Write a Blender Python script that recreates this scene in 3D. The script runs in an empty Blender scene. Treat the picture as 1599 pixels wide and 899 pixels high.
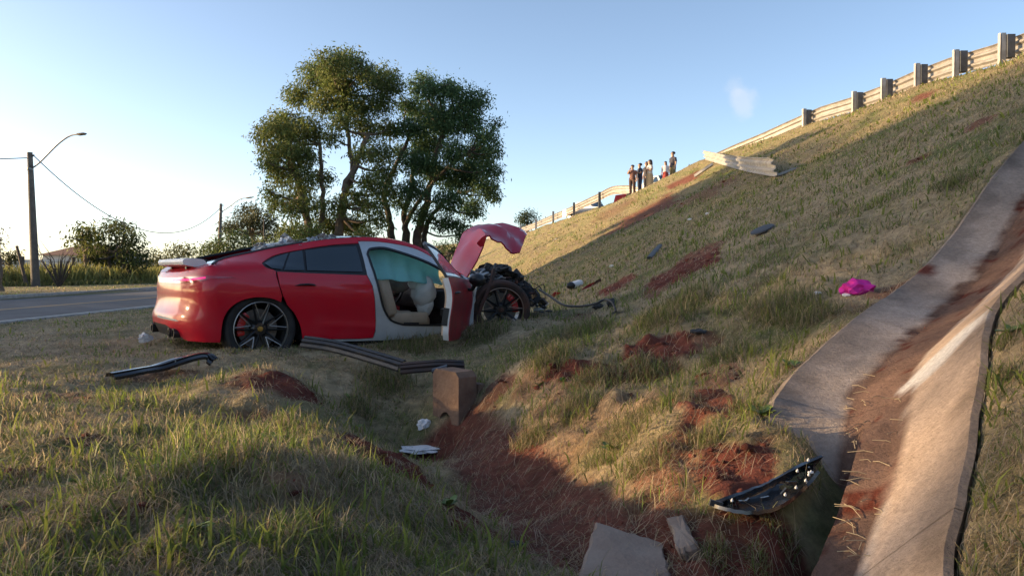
import bpy, bmesh, math, random
import numpy as np
from mathutils import Vector, Matrix, Quaternion
from mathutils.geometry import delaunay_2d_cdt
from mathutils.noise import noise as mnoise

R_ = math.radians
rnd = random.Random(7)
rng = np.random.default_rng(11)
scene = bpy.context.scene
COL = scene.collection

# ------------------------------------------------------------------ camera
FPX, CX, CY = 1208.0, 799.5, 449.5            # focal length and centre in photo pixels
PITCH = math.atan(29.5 / FPX)
CAM = np.array([0.0, 0.0, 1.0])
cd = bpy.data.cameras.new('camera')
cam = bpy.data.objects.new('camera', cd); COL.objects.link(cam)
cam.location = CAM; cam.rotation_euler = (math.pi / 2 - PITCH, 0, 0)
cd.sensor_width = 36; cd.lens = FPX / 1599 * 36; cd.clip_start = 0.05; cd.clip_end = 6000
scene.camera = cam

# ------------------------------------------------------------------ light
SUN_EL, SUN_AZ = R_(9.0), R_(-88.0)            # azimuth clockwise from +Y
SUNV = Vector((math.sin(SUN_AZ) * math.cos(SUN_EL), math.cos(SUN_AZ) * math.cos(SUN_EL), math.sin(SUN_EL)))
world = bpy.data.worlds.new('World'); scene.world = world; world.use_nodes = True
wn, wl = world.node_tree.nodes, world.node_tree.links
bgn = wn['Background']; bgn.inputs['Strength'].default_value = 0.15
sky = wn.new('ShaderNodeTexSky'); sky.sky_type = 'NISHITA'; sky.sun_disc = False
sky.sun_elevation = SUN_EL; sky.sun_rotation = SUN_AZ
sky.air_density = 0.6; sky.dust_density = 1.7; sky.ozone_density = 0.5; sky.altitude = 500
# two small wisps of cloud in the sky
wtc = wn.new('ShaderNodeTexCoord'); wno = wn.new('ShaderNodeTexNoise'); wno.inputs['Scale'].default_value = 45; wno.inputs['Detail'].default_value = 5; wl.new(wtc.outputs['Generated'], wno.inputs['Vector'])
wcol = sky.outputs[0]
for wdir, wax, wr, wc, wk in (((.294, 1, .214), (1, 1, 1), .020, (2.6, 2.6, 2.7), .34), ((.283, 1, .235), (1, 1, 1), .012, (2.6, 2.6, 2.7), .16), ((-.61, 1, .045), (1, 1, 3.4), .055, (3.6, 2.9, 2.5), .45)):
    wv = Vector(wdir).normalized(); wsb = wn.new('ShaderNodeVectorMath'); wsb.operation = 'SUBTRACT'; wl.new(wtc.outputs['Generated'], wsb.inputs[0]); wsb.inputs[1].default_value = wv
    wmu = wn.new('ShaderNodeVectorMath'); wmu.operation = 'MULTIPLY'; wl.new(wsb.outputs[0], wmu.inputs[0]); wmu.inputs[1].default_value = wax
    wle = wn.new('ShaderNodeVectorMath'); wle.operation = 'LENGTH'; wl.new(wmu.outputs[0], wle.inputs[0])
    wjit = wn.new('ShaderNodeMath'); wjit.operation = 'MULTIPLY_ADD'; wl.new(wno.outputs[0], wjit.inputs[0]); wjit.inputs[1].default_value = -wr * 2.2; wl.new(wle.outputs['Value'], wjit.inputs[2])
    wmr = wn.new('ShaderNodeMapRange'); wmr.interpolation_type = 'SMOOTHSTEP'; wmr.inputs['From Min'].default_value = -wr * 1.0; wmr.inputs['From Max'].default_value = wr * .1; wmr.inputs['To Min'].default_value = wk; wmr.inputs['To Max'].default_value = 0; wl.new(wjit.outputs[0], wmr.inputs[0])
    wmx = wn.new('ShaderNodeMix'); wmx.data_type = 'RGBA'; wl.new(wmr.outputs[0], wmx.inputs['Factor']); wl.new(wcol, wmx.inputs['A']); wmx.inputs['B'].default_value = (*wc, 1); wcol = wmx.outputs['Result']
wl.new(wcol, bgn.inputs[0])
sd = bpy.data.lights.new('sun', 'SUN'); sd.energy = 4.3; sd.angle = R_(0.5); sd.color = (1.0, 0.70, 0.38)
sun = bpy.data.objects.new('sun', sd); COL.objects.link(sun)
sun.rotation_euler = SUNV.to_track_quat('Z', 'Y').to_euler()
scene.view_settings.view_transform = 'Standard'; scene.view_settings.look = 'None'
scene.view_settings.exposure = 1.3; scene.view_settings.gamma = 1.0
scene.render.engine = 'CYCLES'
scene.cycles.max_bounces = 8; scene.cycles.diffuse_bounces = 3; scene.cycles.transparent_max_bounces = 12

# ------------------------------------------------------------------ pixel <-> world construction helpers
_f = np.array([0, math.cos(PITCH), -math.sin(PITCH)]); _u = np.array([0, math.sin(PITCH), math.cos(PITCH)]); _r = np.array([1.0, 0, 0])
def ray(px, py): return _r * ((px - CX) / FPX) + _f - _u * ((py - CY) / FPX)
def at(px, py, Y):
    d = ray(px, py); return CAM + d * (Y / d[1])

# ------------------------------------------------------------------ numpy value noise
_tab = rng.random((256, 256))
def vnoise(x, y):
    x = np.asarray(x, float); y = np.asarray(y, float)
    xi = np.floor(x).astype(int); yi = np.floor(y).astype(int)
    fx = x - xi; fy = y - yi; fx = fx * fx * (3 - 2 * fx); fy = fy * fy * (3 - 2 * fy)
    a = _tab[xi & 255, yi & 255]; b = _tab[(xi + 1) & 255, yi & 255]
    c = _tab[xi & 255, (yi + 1) & 255]; d = _tab[(xi + 1) & 255, (yi + 1) & 255]
    return (a * (1 - fx) + b * fx) * (1 - fy) + (c * (1 - fx) + d * fx) * fy
def fbm(x, y, o=4):
    s = 0; a = 1; t = 0
    for k in range(o):
        s = s + a * vnoise(x * 2 ** k + 17.3 * k, y * 2 ** k - 9.1 * k); t += a; a *= .55
    return s / t
def sstep(a, b, x):
    t = np.clip((x - a) / (b - a), 0, 1); return t * t * (3 - 2 * t)

# ------------------------------------------------------------------ object helpers
def tag(o, label=None, cat=None, group=None, kind=None):
    for k, v in (('label', label), ('category', cat), ('group', group), ('kind', kind)):
        if v: o[k] = v
    return o
def empty(name, loc=(0, 0, 0), rz=0.0, parent=None):
    o = bpy.data.objects.new(name, None); COL.objects.link(o); o.location = loc; o.rotation_euler = (0, 0, rz)
    o.empty_display_size = .2
    if parent: o.parent = parent
    return o
def link_mesh(name, me, m, parent=None):
    o = bpy.data.objects.new(name, me); COL.objects.link(o)
    if m is not None:
        for mm in (m if isinstance(m, (list, tuple)) else [m]): me.materials.append(mm)
    if parent: o.parent = parent
    return o
def mk(name, V, Fc, m, parent=None, smooth=True, sharp=35, mi=None):
    me = bpy.data.meshes.new(name); me.from_pydata([tuple(map(float, v)) for v in V], [], [tuple(map(int, f)) for f in Fc]); me.update()
    if smooth and len(me.polygons):
        me.polygons.foreach_set('use_smooth', [True] * len(me.polygons))
        me.set_sharp_from_angle(angle=R_(sharp))
    o = link_mesh(name, me, m, parent)
    if mi is not None: me.polygons.foreach_set('material_index', mi)
    return o
def catmull(P, n=6, closed=False):
    P = [np.array(p, float) for p in P]; out = []; N = len(P)
    rngk = range(N if closed else N - 1)
    for i in rngk:
        p0 = P[(i - 1) % N] if closed or i > 0 else P[0]; p1 = P[i]; p2 = P[(i + 1) % N]
        p3 = P[(i + 2) % N] if closed or i + 2 < N else P[-1]
        for k in range(n):
            t = k / n
            out.append(.5 * (2 * p1 + (p2 - p0) * t + (2 * p0 - 5 * p1 + 4 * p2 - p3) * t * t + (3 * p1 - p0 - 3 * p2 + p3) * t ** 3))
    if not closed: out.append(P[-1])
    return out
class MB:
    """collects shapes into one mesh"""
    def __init__(s): s.v = []; s.f = []
    def add(s, V, Fc):
        b = len(s.v); s.v += [np.array(v, float) for v in V]; s.f += [tuple(b + i for i in f) for f in Fc]; return s
    def box(s, c, d, rz=0, M=None, taper=1.0):
        V = []
        for z in (-1, 1):
            k = taper if z > 0 else 1
            for x, y in ((-1, -1), (1, -1), (1, 1), (-1, 1)): V.append(Vector((x * d[0] / 2 * k, y * d[1] / 2 * k, z * d[2] / 2)))
        Q = M if M is not None else Matrix.Rotation(rz, 3, 'Z')
        return s.add([np.array(Q @ v) + np.array(c) for v in V], [(3, 2, 1, 0), (4, 5, 6, 7), (0, 1, 5, 4), (1, 2, 6, 5), (2, 3, 7, 6), (3, 0, 4, 7)])
    def rbox(s, c, d, bev, rz=0, M=None):
        bm = bmesh.new(); bmesh.ops.create_cube(bm, size=1)
        for v in bm.verts: v.co = Vector((v.co.x * d[0], v.co.y * d[1], v.co.z * d[2]))
        bmesh.ops.bevel(bm, geom=bm.edges[:] , offset=bev, segments=2, affect='EDGES', profile=.5)
        Q = M if M is not None else Matrix.Rotation(rz, 3, 'Z'); bm.verts.index_update()
        s.add([np.array(Q @ v.co) + np.array(c) for v in bm.verts], [[v.index for v in f.verts] for f in bm.faces]); bm.free(); return s
    def tube(s, P, r, n=8, caps=True, flat=1.0):
        P = [Vector(p) for p in P]; N = len(P); rr = r if isinstance(r, (list, tuple)) else [r] * N
        V = []; Fc = []; ref = None
        for i, p in enumerate(P):
            t = (P[min(i + 1, N - 1)] - P[max(i - 1, 0)])
            t = t.normalized() if t.length > 1e-9 else Vector((0, 0, 1))
            if ref is None: ref = Vector((0, 0, 1)) if abs(t.z) < .9 else Vector((1, 0, 0))
            a = t.cross(ref); a = a.normalized() if a.length > 1e-6 else t.orthogonal().normalized(); b = a.cross(t); ref = b
            for k in range(n):
                w = 2 * math.pi * k / n; V.append(p + (a * math.cos(w) + b * (math.sin(w) * flat)) * rr[i])
        for i in range(N - 1):
            for k in range(n): Fc.append((i * n + k, i * n + (k + 1) % n, (i + 1) * n + (k + 1) % n, (i + 1) * n + k))
        if caps: Fc.append(tuple(range(n - 1, -1, -1))); Fc.append(tuple((N - 1) * n + k for k in range(n)))
        return s.add(V, Fc)
    def lathe(s, prof, c, axis, n=32, caps=False):
        """prof = [(radius, along)]"""
        ax = Vector(axis).normalized(); a = ax.orthogonal().normalized(); b = ax.cross(a); V = []; Fc = []
        for r, h in prof:
            for k in range(n):
                w = 2 * math.pi * k / n; V.append(Vector(c) + ax * h + (a * math.cos(w) + b * math.sin(w)) * r)
        for i in range(len(prof) - 1):
            for k in range(n): Fc.append((i * n + k, i * n + (k + 1) % n, (i + 1) * n + (k + 1) % n, (i + 1) * n + k))
        if caps: Fc.append(tuple(range(n - 1, -1, -1))); Fc.append(tuple((len(prof) - 1) * n + k for k in range(n)))
        return s.add(V, Fc)
    def blob(s, c, d, seed=0, amp=.25, sub=2, fr=1.6):
        bm = bmesh.new(); bmesh.ops.create_icosphere(bm, subdivisions=sub, radius=1); bm.verts.index_update(); V = []
        for v in bm.verts:
            k = 1 + amp * mnoise(v.co * fr + Vector((seed * 3.1, seed * 1.7, seed)))*1.6
            V.append(np.array((v.co.x * d[0] * k, v.co.y * d[1] * k, v.co.z * d[2] * k)) + np.array(c))
        s.add(V, [[v.index for v in f.verts] for f in bm.faces]); bm.free(); return s
    def sheet(s, rows, th=0.0):
        """rows of points -> surface; th thickens it along the normals"""
        n = len(rows); m = len(rows[0]); G = np.array(rows, float)
        Fc = [(i * m + j, i * m + j + 1, (i + 1) * m + j + 1, (i + 1) * m + j) for i in range(n - 1) for j in range(m - 1)]
        if not th: return s.add(G.reshape(-1, 3), Fc)
        du = np.gradient(G, axis=0); dv = np.gradient(G, axis=1); N = np.cross(du, dv); N /= np.linalg.norm(N, axis=2, keepdims=True) + 1e-9
        V = np.concatenate([(G + N * th / 2).reshape(-1, 3), (G - N * th / 2).reshape(-1, 3)]); k = n * m
        F2 = [tuple(f[::-1]) for f in Fc] + [tuple(i + k for i in f) for f in Fc]
        bd = [j for j in range(m)] + [i * m + m - 1 for i in range(1, n)] + [(n - 1) * m + j for j in range(m - 2, -1, -1)] + [i * m for i in range(n - 2, 0, -1)]
        for a, b in zip(bd, bd[1:] + bd[:1]): F2.append((a, b, b + k, a + k))
        return s.add(V, F2)
    def build(s, name, m, parent=None, smooth=True, sharp=35): return mk(name, s.v, s.f, m, parent, smooth, sharp)

# ------------------------------------------------------------------ materials
def mat(name, col, rough=.6, metal=0.0, var=0.0, scale=8.0, bump=0.0, bscale=60.0, col2=None, coat=0.0, spec=.5, trans=0.0, thr=(.35, .65), detail=6.0, bdist=.01):
    m = bpy.data.materials.new(name); m.use_nodes = True; nt = m.node_tree; N = nt.nodes; L = nt.links; b = N['Principled BSDF']
    b.inputs['Base Color'].default_value = (*col, 1); b.inputs['Roughness'].default_value = rough; b.inputs['Metallic'].default_value = metal
    b.inputs['Specular IOR Level'].default_value = spec
    if coat: b.inputs['Coat Weight'].default_value = coat; b.inputs['Coat Roughness'].default_value = .06
    if trans: b.inputs['Transmission Weight'].default_value = trans
    tc = N.new('ShaderNodeTexCoord')
    if col2 is not None or var:
        if col2 is None: col2 = tuple(min(1, c * (1 + var)) for c in col); c1 = tuple(c * (1 - var) for c in col)
        else: c1 = col
        t = N.new('ShaderNodeTexNoise'); t.inputs['Scale'].default_value = scale; t.inputs['Detail'].default_value = detail; t.inputs['Roughness'].default_value = .62
        L.new(tc.outputs['Object'], t.inputs['Vector'])
        r = N.new('ShaderNodeValToRGB'); r.color_ramp.elements[0].position = thr[0]; r.color_ramp.elements[1].position = thr[1]
        r.color_ramp.elements[0].color = (*c1, 1); r.color_ramp.elements[1].color = (*col2, 1)
        L.new(t.outputs[0], r.inputs[0]); L.new(r.outputs[0], b.inputs['Base Color'])
    if bump:
        t2 = N.new('ShaderNodeTexNoise'); t2.inputs['Scale'].default_value = bscale; t2.inputs['Detail'].default_value = 5
        L.new(tc.outputs['Object'], t2.inputs['Vector'])
        bp = N.new('ShaderNodeBump'); bp.inputs['Strength'].default_value = bump; bp.inputs['Distance'].default_value = bdist
        L.new(t2.outputs[0], bp.inputs['Height']); L.new(bp.outputs[0], b.inputs['Normal'])
    return m
def attr_mat(name, rough=.7, transl=.0, nscale=30.0, namp=.35, bump=0.0, bscale=50.0, bdist=.02, attr='Col', spec=.2):
    """colour from the mesh's colour attribute, broken up by noise"""
    m = bpy.data.materials.new(name); m.use_nodes = True; nt = m.node_tree; N = nt.nodes; L = nt.links; b = N['Principled BSDF']
    b.inputs['Roughness'].default_value = rough; b.inputs['Specular IOR Level'].default_value = spec
    a = N.new('ShaderNodeAttribute'); a.attribute_name = attr
    out = a.outputs['Color']
    tc = N.new('ShaderNodeTexCoord')
    if namp:
        t = N.new('ShaderNodeTexNoise'); t.inputs['Scale'].default_value = nscale; t.inputs['Detail'].default_value = 6; t.inputs['Roughness'].default_value = .7
        L.new(tc.outputs['Object'], t.inputs['Vector'])
        mr = N.new('ShaderNodeMapRange'); mr.inputs['From Min'].default_value = .3; mr.inputs['From Max'].default_value = .7
        mr.inputs['To Min'].default_value = 1 - namp; mr.inputs['To Max'].default_value = 1 + namp
        L.new(t.outputs[0], mr.inputs['Value'])
        mx = N.new('ShaderNodeVectorMath'); mx.operation = 'SCALE'; L.new(out, mx.inputs[0]); L.new(mr.outputs[0], mx.inputs['Scale']); out = mx.outputs[0]
    L.new(out, b.inputs['Base Color'])
    if bump:
        t2 = N.new('ShaderNodeTexNoise'); t2.inputs['Scale'].default_value = bscale; t2.inputs['Detail'].default_value = 6; t2.inputs['Roughness'].default_value = .7
        L.new(tc.outputs['Object'], t2.inputs['Vector'])
        bp = N.new('ShaderNodeBump'); bp.inputs['Strength'].default_value = bump; bp.inputs['Distance'].default_value = bdist
        L.new(t2.outputs[0], bp.inputs['Height']); L.new(bp.outputs[0], b.inputs['Normal'])
    if transl:
        tr = N.new('ShaderNodeBsdfTranslucent'); L.new(out, tr.inputs['Color'])
        ms = N.new('ShaderNodeMixShader'); ms.inputs[0].default_value = transl
        L.new(b.outputs[0], ms.inputs[1]); L.new(tr.outputs[0], ms.inputs[2]); L.new(ms.outputs[0], N['Material Output'].inputs['Surface'])
    return m
# ================================================================== TERRAIN
YC = np.array([-80, 0, 3, 19, 21, 23, 25.1, 27.2, 30.5, 34, 38, 42, 44.5, 49, 56, 61, 68, 80, 100, 150, 260, 420])
XC = np.array([12, 12, 12, 12.03, 12.05, 12.05, 12.06, 12.05, 11.55, 10.7, 9.3, 8.5, 7.75, 6.5, 4.65, 3.3, 1.7, -2, -10, -38, -130, -300])
ZC = np.array([5.3, 5.65, 5.72, 6.05, 6.25, 6.45, 6.5, 6.56, 6.68, 6.57, 6.35, 5.75, 5.5, 5.26, 5.0, 4.7, 4.4, 4.2, 4.0, 3.4, 1.5, .2])
def crest(y): return np.interp(y, YC, XC), np.interp(y, YC, ZC)
def road_c(y): return -11.3 - .003 * np.maximum(0, np.asarray(y, float) - 20) ** 2
RW = 3.75                                       # half width of the road
def smax(a, b, k): return k * np.logaddexp(a / k, b / k)
def base_h(x, y):
    xc, zc = crest(y)
    L = zc - (xc - x) * .5
    v = .2 - .08 * sstep(0, 60, -(x + 14))
    e = np.abs(x - road_c(y))
    v = v - .16 * (1 - sstep(RW - .25, RW - .05, e))
    h = smax(np.broadcast_to(v, L.shape), L, .09)
    return -smax(-h, -(zc + .02 * np.minimum(x - xc, 1)), .06)
# local relief round the ditch: (photo x, photo y, depth)
CTRL = [(0,899,1.75),(200,899,1.8),(400,899,1.85),(600,899,2.0),(800,899,2.3),(700,820,2.6),(650,760,3.2),(600,715,4.0),(540,690,4.2),(0,700,3.2),(200,700,3.25),
 (400,700,3.4),(100,622,4.8),(300,604,5.3),(420,592,5.8),(480,600,5.6),(500,650,4.8),(650,690,6.0),(600,680,6.0),(690,700,5.7),(550,572,7.0),(640,582,7.0),
 (520,640,5.9),(560,655,6.1),(760,590,6.2),(760,650,5.6),(730,712,5.2),(800,772,4.0),(860,822,3.2),(900,862,2.8),(780,640,5.4),(850,700,4.2),(920,760,3.3),
 (900,620,5.0),(1000,700,3.6),(1050,800,2.8),(1100,760,2.85),(900,540,6.5),(1000,500,6.5),(850,520,8.0),(780,505,8.9),(1165,680,3.2),(1290,540,4.3),(1440,440,5.2),
 (1500,370,5.8),(1599,235,6.8),(1512,899,1.9),(1515,700,2.4),(1530,590,2.8),(1550,490,3.3),(1599,430,3.8),(1580,750,2.1)]
CW = [at(*c) for c in CTRL] + [np.array(p, float) for p in [(-3, 8, .19), (-1, 8.6, .19), (-4.5, 7.5, .2), (-3.5, 6.3, .2), (-1.8, 7.3, .18), (-.3, 8.2, .2),
 (-5, 5, .2), (-3.5, 3, .24), (-2, 1.2, .3), (0, 1, .25), (.9, 1, .22), (-.2, 7.3, .14), (2.2, 2.0, .92), (3, 3, 1.22), (2, 1, .75), (.3, 10.5, .4), (2.5, 8, 1.15), (4.5, 10, 2.05), (-1, 11, .2), (-4, 11, .2)]]
CW = np.array(CW)
def kern(d2): return np.exp(-d2 / (2 * .62 ** 2))
_d = ((CW[:, None, :2] - CW[None, :, :2]) ** 2).sum(2)
_wt = np.linalg.solve(kern(_d) + np.eye(len(CW)) * .02, CW[:, 2] - base_h(CW[:, 0], CW[:, 1]))
def h0(x, y):
    x = np.asarray(x, float); y = np.asarray(y, float); h = base_h(x, y)
    m = (np.abs(x) < 8) & (y > -2) & (y < 14)
    if m.any():
        xm = x[m]; ym = y[m]; add = np.zeros_like(xm)
        for (cx, cy, _), w in zip(CW, _wt): add += w * kern((xm - cx) ** 2 + (ym - cy) ** 2)
        h = h.copy(); h[m] += add
    return h
def pdist(x, y, P):
    """distance to a polyline, and the signed offset / position along it"""
    best = np.full(np.shape(x), 1e9); sgn = np.zeros(np.shape(x)); al = np.zeros(np.shape(x)); s0 = 0
    for (ax, ay), (bx, by) in zip(P[:-1], P[1:]):
        dx, dy = bx - ax, by - ay; l2 = dx * dx + dy * dy; t = np.clip(((x - ax) * dx + (y - ay) * dy) / l2, 0, 1)
        qx, qy = ax + t * dx, ay + t * dy; d = np.hypot(x - qx, y - qy); k = d < best
        best = np.where(k, d, best); sgn = np.where(k, (dx * (y - ay) - dy * (x - ax)) / math.sqrt(l2), sgn); al = np.where(k, s0 + t * math.sqrt(l2), al); s0 += math.sqrt(l2)
    return best, sgn, al
CHUTE = [(.5, 1.25), (.66, 1.72), (.84, 2.12), (1.17, 2.58), (1.45, 3.03), (1.77, 3.56), (2.22, 4.06), (3.0, 4.86), (4.2, 6.05), (6, 7.85), (9, 10.9), (11.6, 13.4)]
CHAN = [(.62, 2.35), (.24, 2.85), (.0, 4.0), (-.31, 5.2), (-.5, 5.85)]
# soil patches: photo centre, photo radii, depth of the red-brown colour
SOIL_PX = [(440,603,62,14,1),(395,590,40,8,.8),(590,722,78,36,1),(725,812,45,26,1),(1065,425,58,30,1),(965,447,32,9,1),(1030,552,55,22,1),(1105,640,50,70,.95),(1150,722,60,45,1),(875,625,55,38,.5),
 (1060,720,70,50,.75),(775,605,26,22,.8),(830,590,30,20,.5),(900,572,60,14,1),(1000,585,50,14,.9),(1068,283,26,14,.9),(1010,335,60,9,.8),(1100,300,40,14,.55),(1445,150,16,6,.9),(1530,195,22,6,.8),(1432,252,16,6,.8),
 (60,622,70,9,.6),(250,588,60,9,.6),(900,660,60,40,.4),(1000,640,50,30,.4),(960,600,40,20,.8),(1120,590,40,20,.7),(425,705,45,12,.7),(430,795,28,9,.8),(470,760,60,9,.5),(1405,452,46,9,.7),(1330,485,40,8,.4),(1200,850,70,45,1),(1215,790,60,30,1),(655,700,50,8,.4),(860,735,40,20,.5),(250,700,40,10,.5),(60,790,50,12,.5),(330,850,50,12,.5),(960,330,40,6,.4),(1090,400,40,18,.8),(1040,450,40,10,.7),(900,500,30,8,.6),(1080,540,50,12,.7),(680,860,60,14,.4),(120,700,40,10,.7),(40,740,30,10,.6),(330,690,40,9,.6),(200,810,36,9,.6),(520,800,50,12,.7),(380,640,40,8,.6),(90,850,40,12,.5),(560,850,40,12,.5)]
def h_ray_xy(px, py):
    d = ray(px, py); t = 1.4
    while t < 150:
        p = CAM + d * t
        if p[2] < h0(p[0:1], p[1:2])[0]: break
        t += .004 * t + .004
    return CAM + d * t
def chute_d(x, y):
    d, sg, al = pdist(x, y, CHUTE); d = d / np.where(sg > 0, 1 + .24 * sstep(7, 4.4, al) * (1 - .5 * sstep(3.4, 1.8, al)), 1 - .22 * sstep(3.2, 1.6, al))
    bury = sstep(2.65, 1.85, al + (fbm(x * 4, y * 4, 3) - .5) * .3) * (sg > .06)       # soil covers the left bank at the lower end
    return np.maximum(d, bury * (.36 + np.clip((sg - .04) * .36, -.06, .4)))
SOIL = []
for (px, py, rx, ry, k) in SOIL_PX:
    c = h_ray_xy(px, py); a = h_ray_xy(px, py - ry); b = h_ray_xy(px, py + ry); wx = rx * c[1] / FPX
    ly = float(np.clip(np.hypot(*(a - b)[:2]) / 2, wx * .35, wx * 2.2)); SOIL.append((c[0], c[1], wx, ly, k, math.atan2((a - b)[0], (a - b)[1])))
def soil_mask(x, y):
    m = np.zeros(np.shape(x))
    for cx, cy, wx, ly, k, ang in SOIL:
        s, c = math.sin(ang), math.cos(ang); dx, dy = x - cx, y - cy
        q = ((dx * c - dy * s) / wx) ** 2 + ((dx * s + dy * c) / ly) ** 2
        n = fbm(x / (wx * .7) + cx, y / (wx * .7) + cy, 3) - .5
        m = np.maximum(m, k * sstep(1.2, .8, q + n * 2.0))
    d, _, _ = pdist(x, y, CHAN); m = np.maximum(m, .95 * sstep(.34, .2, d + (fbm(x * 5, y * 5, 3) - .5) * .12))
    return m
def H_raw(x, y):
    h = h0(x, y); r = np.hypot(x, y)
    d = chute_d(x, y); e = np.abs(x - road_c(y)); off = sstep(RW - .1, RW + .4, e)
    nat = sstep(.42, .75, d) * off
    h = h + nat * ((fbm(x * 1.1, y * 1.1, 4) - .5) * .09 * sstep(1, 4, r) + (fbm(x * 5, y * 5, 3) - .5) * .075 * sstep(60, 15, r))
    s = soil_mask(x, y)
    h = h - .16 * np.exp(-(((x + .66) / .26) ** 2 + ((y - 5.72) / .30) ** 2))
    dch, _, _ = pdist(x, y, CHAN); s_ch = sstep(.25, .5, dch)
    h = h + (.25 + .75 * s_ch) * s * nat * (fbm(x * 11 + 3, y * 11, 4) - .45) * .12 * sstep(45, 8, r)
    h = h + sstep(12, 60, r) * nat * (fbm(x * .25, y * .25, 3) - .5) * .35 * sstep(0, 2.5, np.maximum(base_h(x, y) - .3, 0))
    rough = np.exp(-(((x - .45) / .75) ** 2 + ((y - 4.6) / 1.7) ** 2)) + .9 * np.exp(-(((x + 1.0) / 1.0) ** 2 + ((y - 3.7) / 1.2) ** 2)) + .5 * np.exp(-(((x + .6) / 1.0) ** 2 + ((y - 2.2) / .7) ** 2)) + .8 * np.exp(-(((x - 1.6) / 1.0) ** 2 + ((y - 7.5) / 1.6) ** 2))
    h = h + nat * s_ch * rough * ((fbm(x * 2.6 + 40, y * 2.6, 3) - .5) * .23 + (fbm(x * 7 + 11, y * 7, 3) - .5) * .14)
    h = h + s * sstep(.37, .43, d) * sstep(.9, .6, d) * ((fbm(x * 13 + 5, y * 13, 4) - .5) * .10 + (fbm(x * 4 + 5, y * 4, 2) - .6) * .08)
    _, sgc, alc = pdist(x, y, CHUTE)
    h = h - .11 * sstep(2.6, 1.9, alc) * (sgc > 0) * (1 - sstep(.15, .50, sgc)) * sstep(.36, .42, d)
    return np.where(d < .44, h - .34 * sstep(.44, .36, d), h), s
def axis(lo, hi, step, g, mn, mx):
    a = list(np.arange(lo, hi + 1e-6, step)); s = step
    while a[-1] < mx: s *= g; a.append(a[-1] + s)
    s = step; b = [lo]
    while b[-1] > mn: s *= g; b.append(b[-1] - s)
    return np.array(b[:0:-1] + a)
GX = axis(-4.2, 4.6, .036, 1.055, -2500, 2500); GY = axis(1.1, 9.2, .036, 1.045, -160, 4000)
XX, YY = np.meshgrid(GX, GY, indexing='ij')
HZ, SM = H_raw(XX, YY)
def lut(T, x, y):
    x = np.asarray(x, float); y = np.asarray(y, float)
    i = np.clip(np.searchsorted(GX, x) - 1, 0, len(GX) - 2); j = np.clip(np.searchsorted(GY, y) - 1, 0, len(GY) - 2)
    fx = (x - GX[i]) / (GX[i + 1] - GX[i]); fy = (y - GY[j]) / (GY[j + 1] - GY[j])
    return T[i, j] * (1 - fx) * (1 - fy) + T[i + 1, j] * fx * (1 - fy) + T[i, j + 1] * (1 - fx) * fy + T[i + 1, j + 1] * fx * fy
def H(x, y): return float(lut(HZ, np.array([x]), np.array([y]))[0])
def gp(px, py, t0=1.4):
    """where the ray through a photo pixel meets the ground"""
    d = ray(px, py); t = t0
    while t < 200:
        p = CAM + d * t
        if p[2] < H(p[0], p[1]): break
        t += .003 * t
    return CAM + d * t

SOILC = np.array([.145, .045, .031]); 
def turf_colour(x, y):
    """dry mown turf: straw, olive and green patches"""
    n1 = fbm(x * .55 + 5, y * .55, 4); n2 = fbm(x * 2.3, y * 2.3 + 7, 3)
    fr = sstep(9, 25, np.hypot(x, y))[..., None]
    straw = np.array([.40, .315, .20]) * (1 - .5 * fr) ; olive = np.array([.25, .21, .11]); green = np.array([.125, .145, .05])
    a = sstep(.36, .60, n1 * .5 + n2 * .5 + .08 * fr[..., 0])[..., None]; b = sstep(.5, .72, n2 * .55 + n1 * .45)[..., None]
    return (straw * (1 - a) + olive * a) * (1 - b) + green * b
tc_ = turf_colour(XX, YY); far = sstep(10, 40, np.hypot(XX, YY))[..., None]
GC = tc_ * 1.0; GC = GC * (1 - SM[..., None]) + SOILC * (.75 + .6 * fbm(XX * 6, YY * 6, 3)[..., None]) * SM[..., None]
nx, ny = XX.shape
idx = np.arange(nx * ny).reshape(nx, ny)
q = np.stack([idx[:-1, :-1], idx[1:, :-1], idx[1:, 1:], idx[:-1, 1:]], -1).reshape(-1, 4)
def np_mesh(name, V, Q, k, m, col=None, smooth=True, parent=None):
    """fast mesh from arrays; Q is (n,k)"""
    me = bpy.data.meshes.new(name); me.vertices.add(len(V)); me.vertices.foreach_set('co', np.ascontiguousarray(V, np.float32).ravel())
    n = len(Q); me.loops.add(n * k); me.loops.foreach_set('vertex_index', np.ascontiguousarray(Q, np.int32).ravel())
    me.polygons.add(n); me.polygons.foreach_set('loop_start', np.arange(0, n * k, k, dtype=np.int32)); me.update(calc_edges=True)
    if smooth: me.polygons.foreach_set('use_smooth', np.ones(n, bool))
    if col is not None:
        ca = me.color_attributes.new('Col', 'FLOAT_COLOR', 'POINT'); c4 = np.ones((len(V), 4), np.float32); c4[:, :3] = col; ca.data.foreach_set('color', c4.ravel())
    return link_mesh(name, me, m, parent)
M_ground = attr_mat('turf soil', rough=.95, nscale=14, namp=.45, bump=.9, bscale=55, bdist=.03)
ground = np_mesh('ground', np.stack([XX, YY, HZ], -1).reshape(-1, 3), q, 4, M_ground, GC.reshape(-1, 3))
tag(ground, kind='structure')

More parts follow.
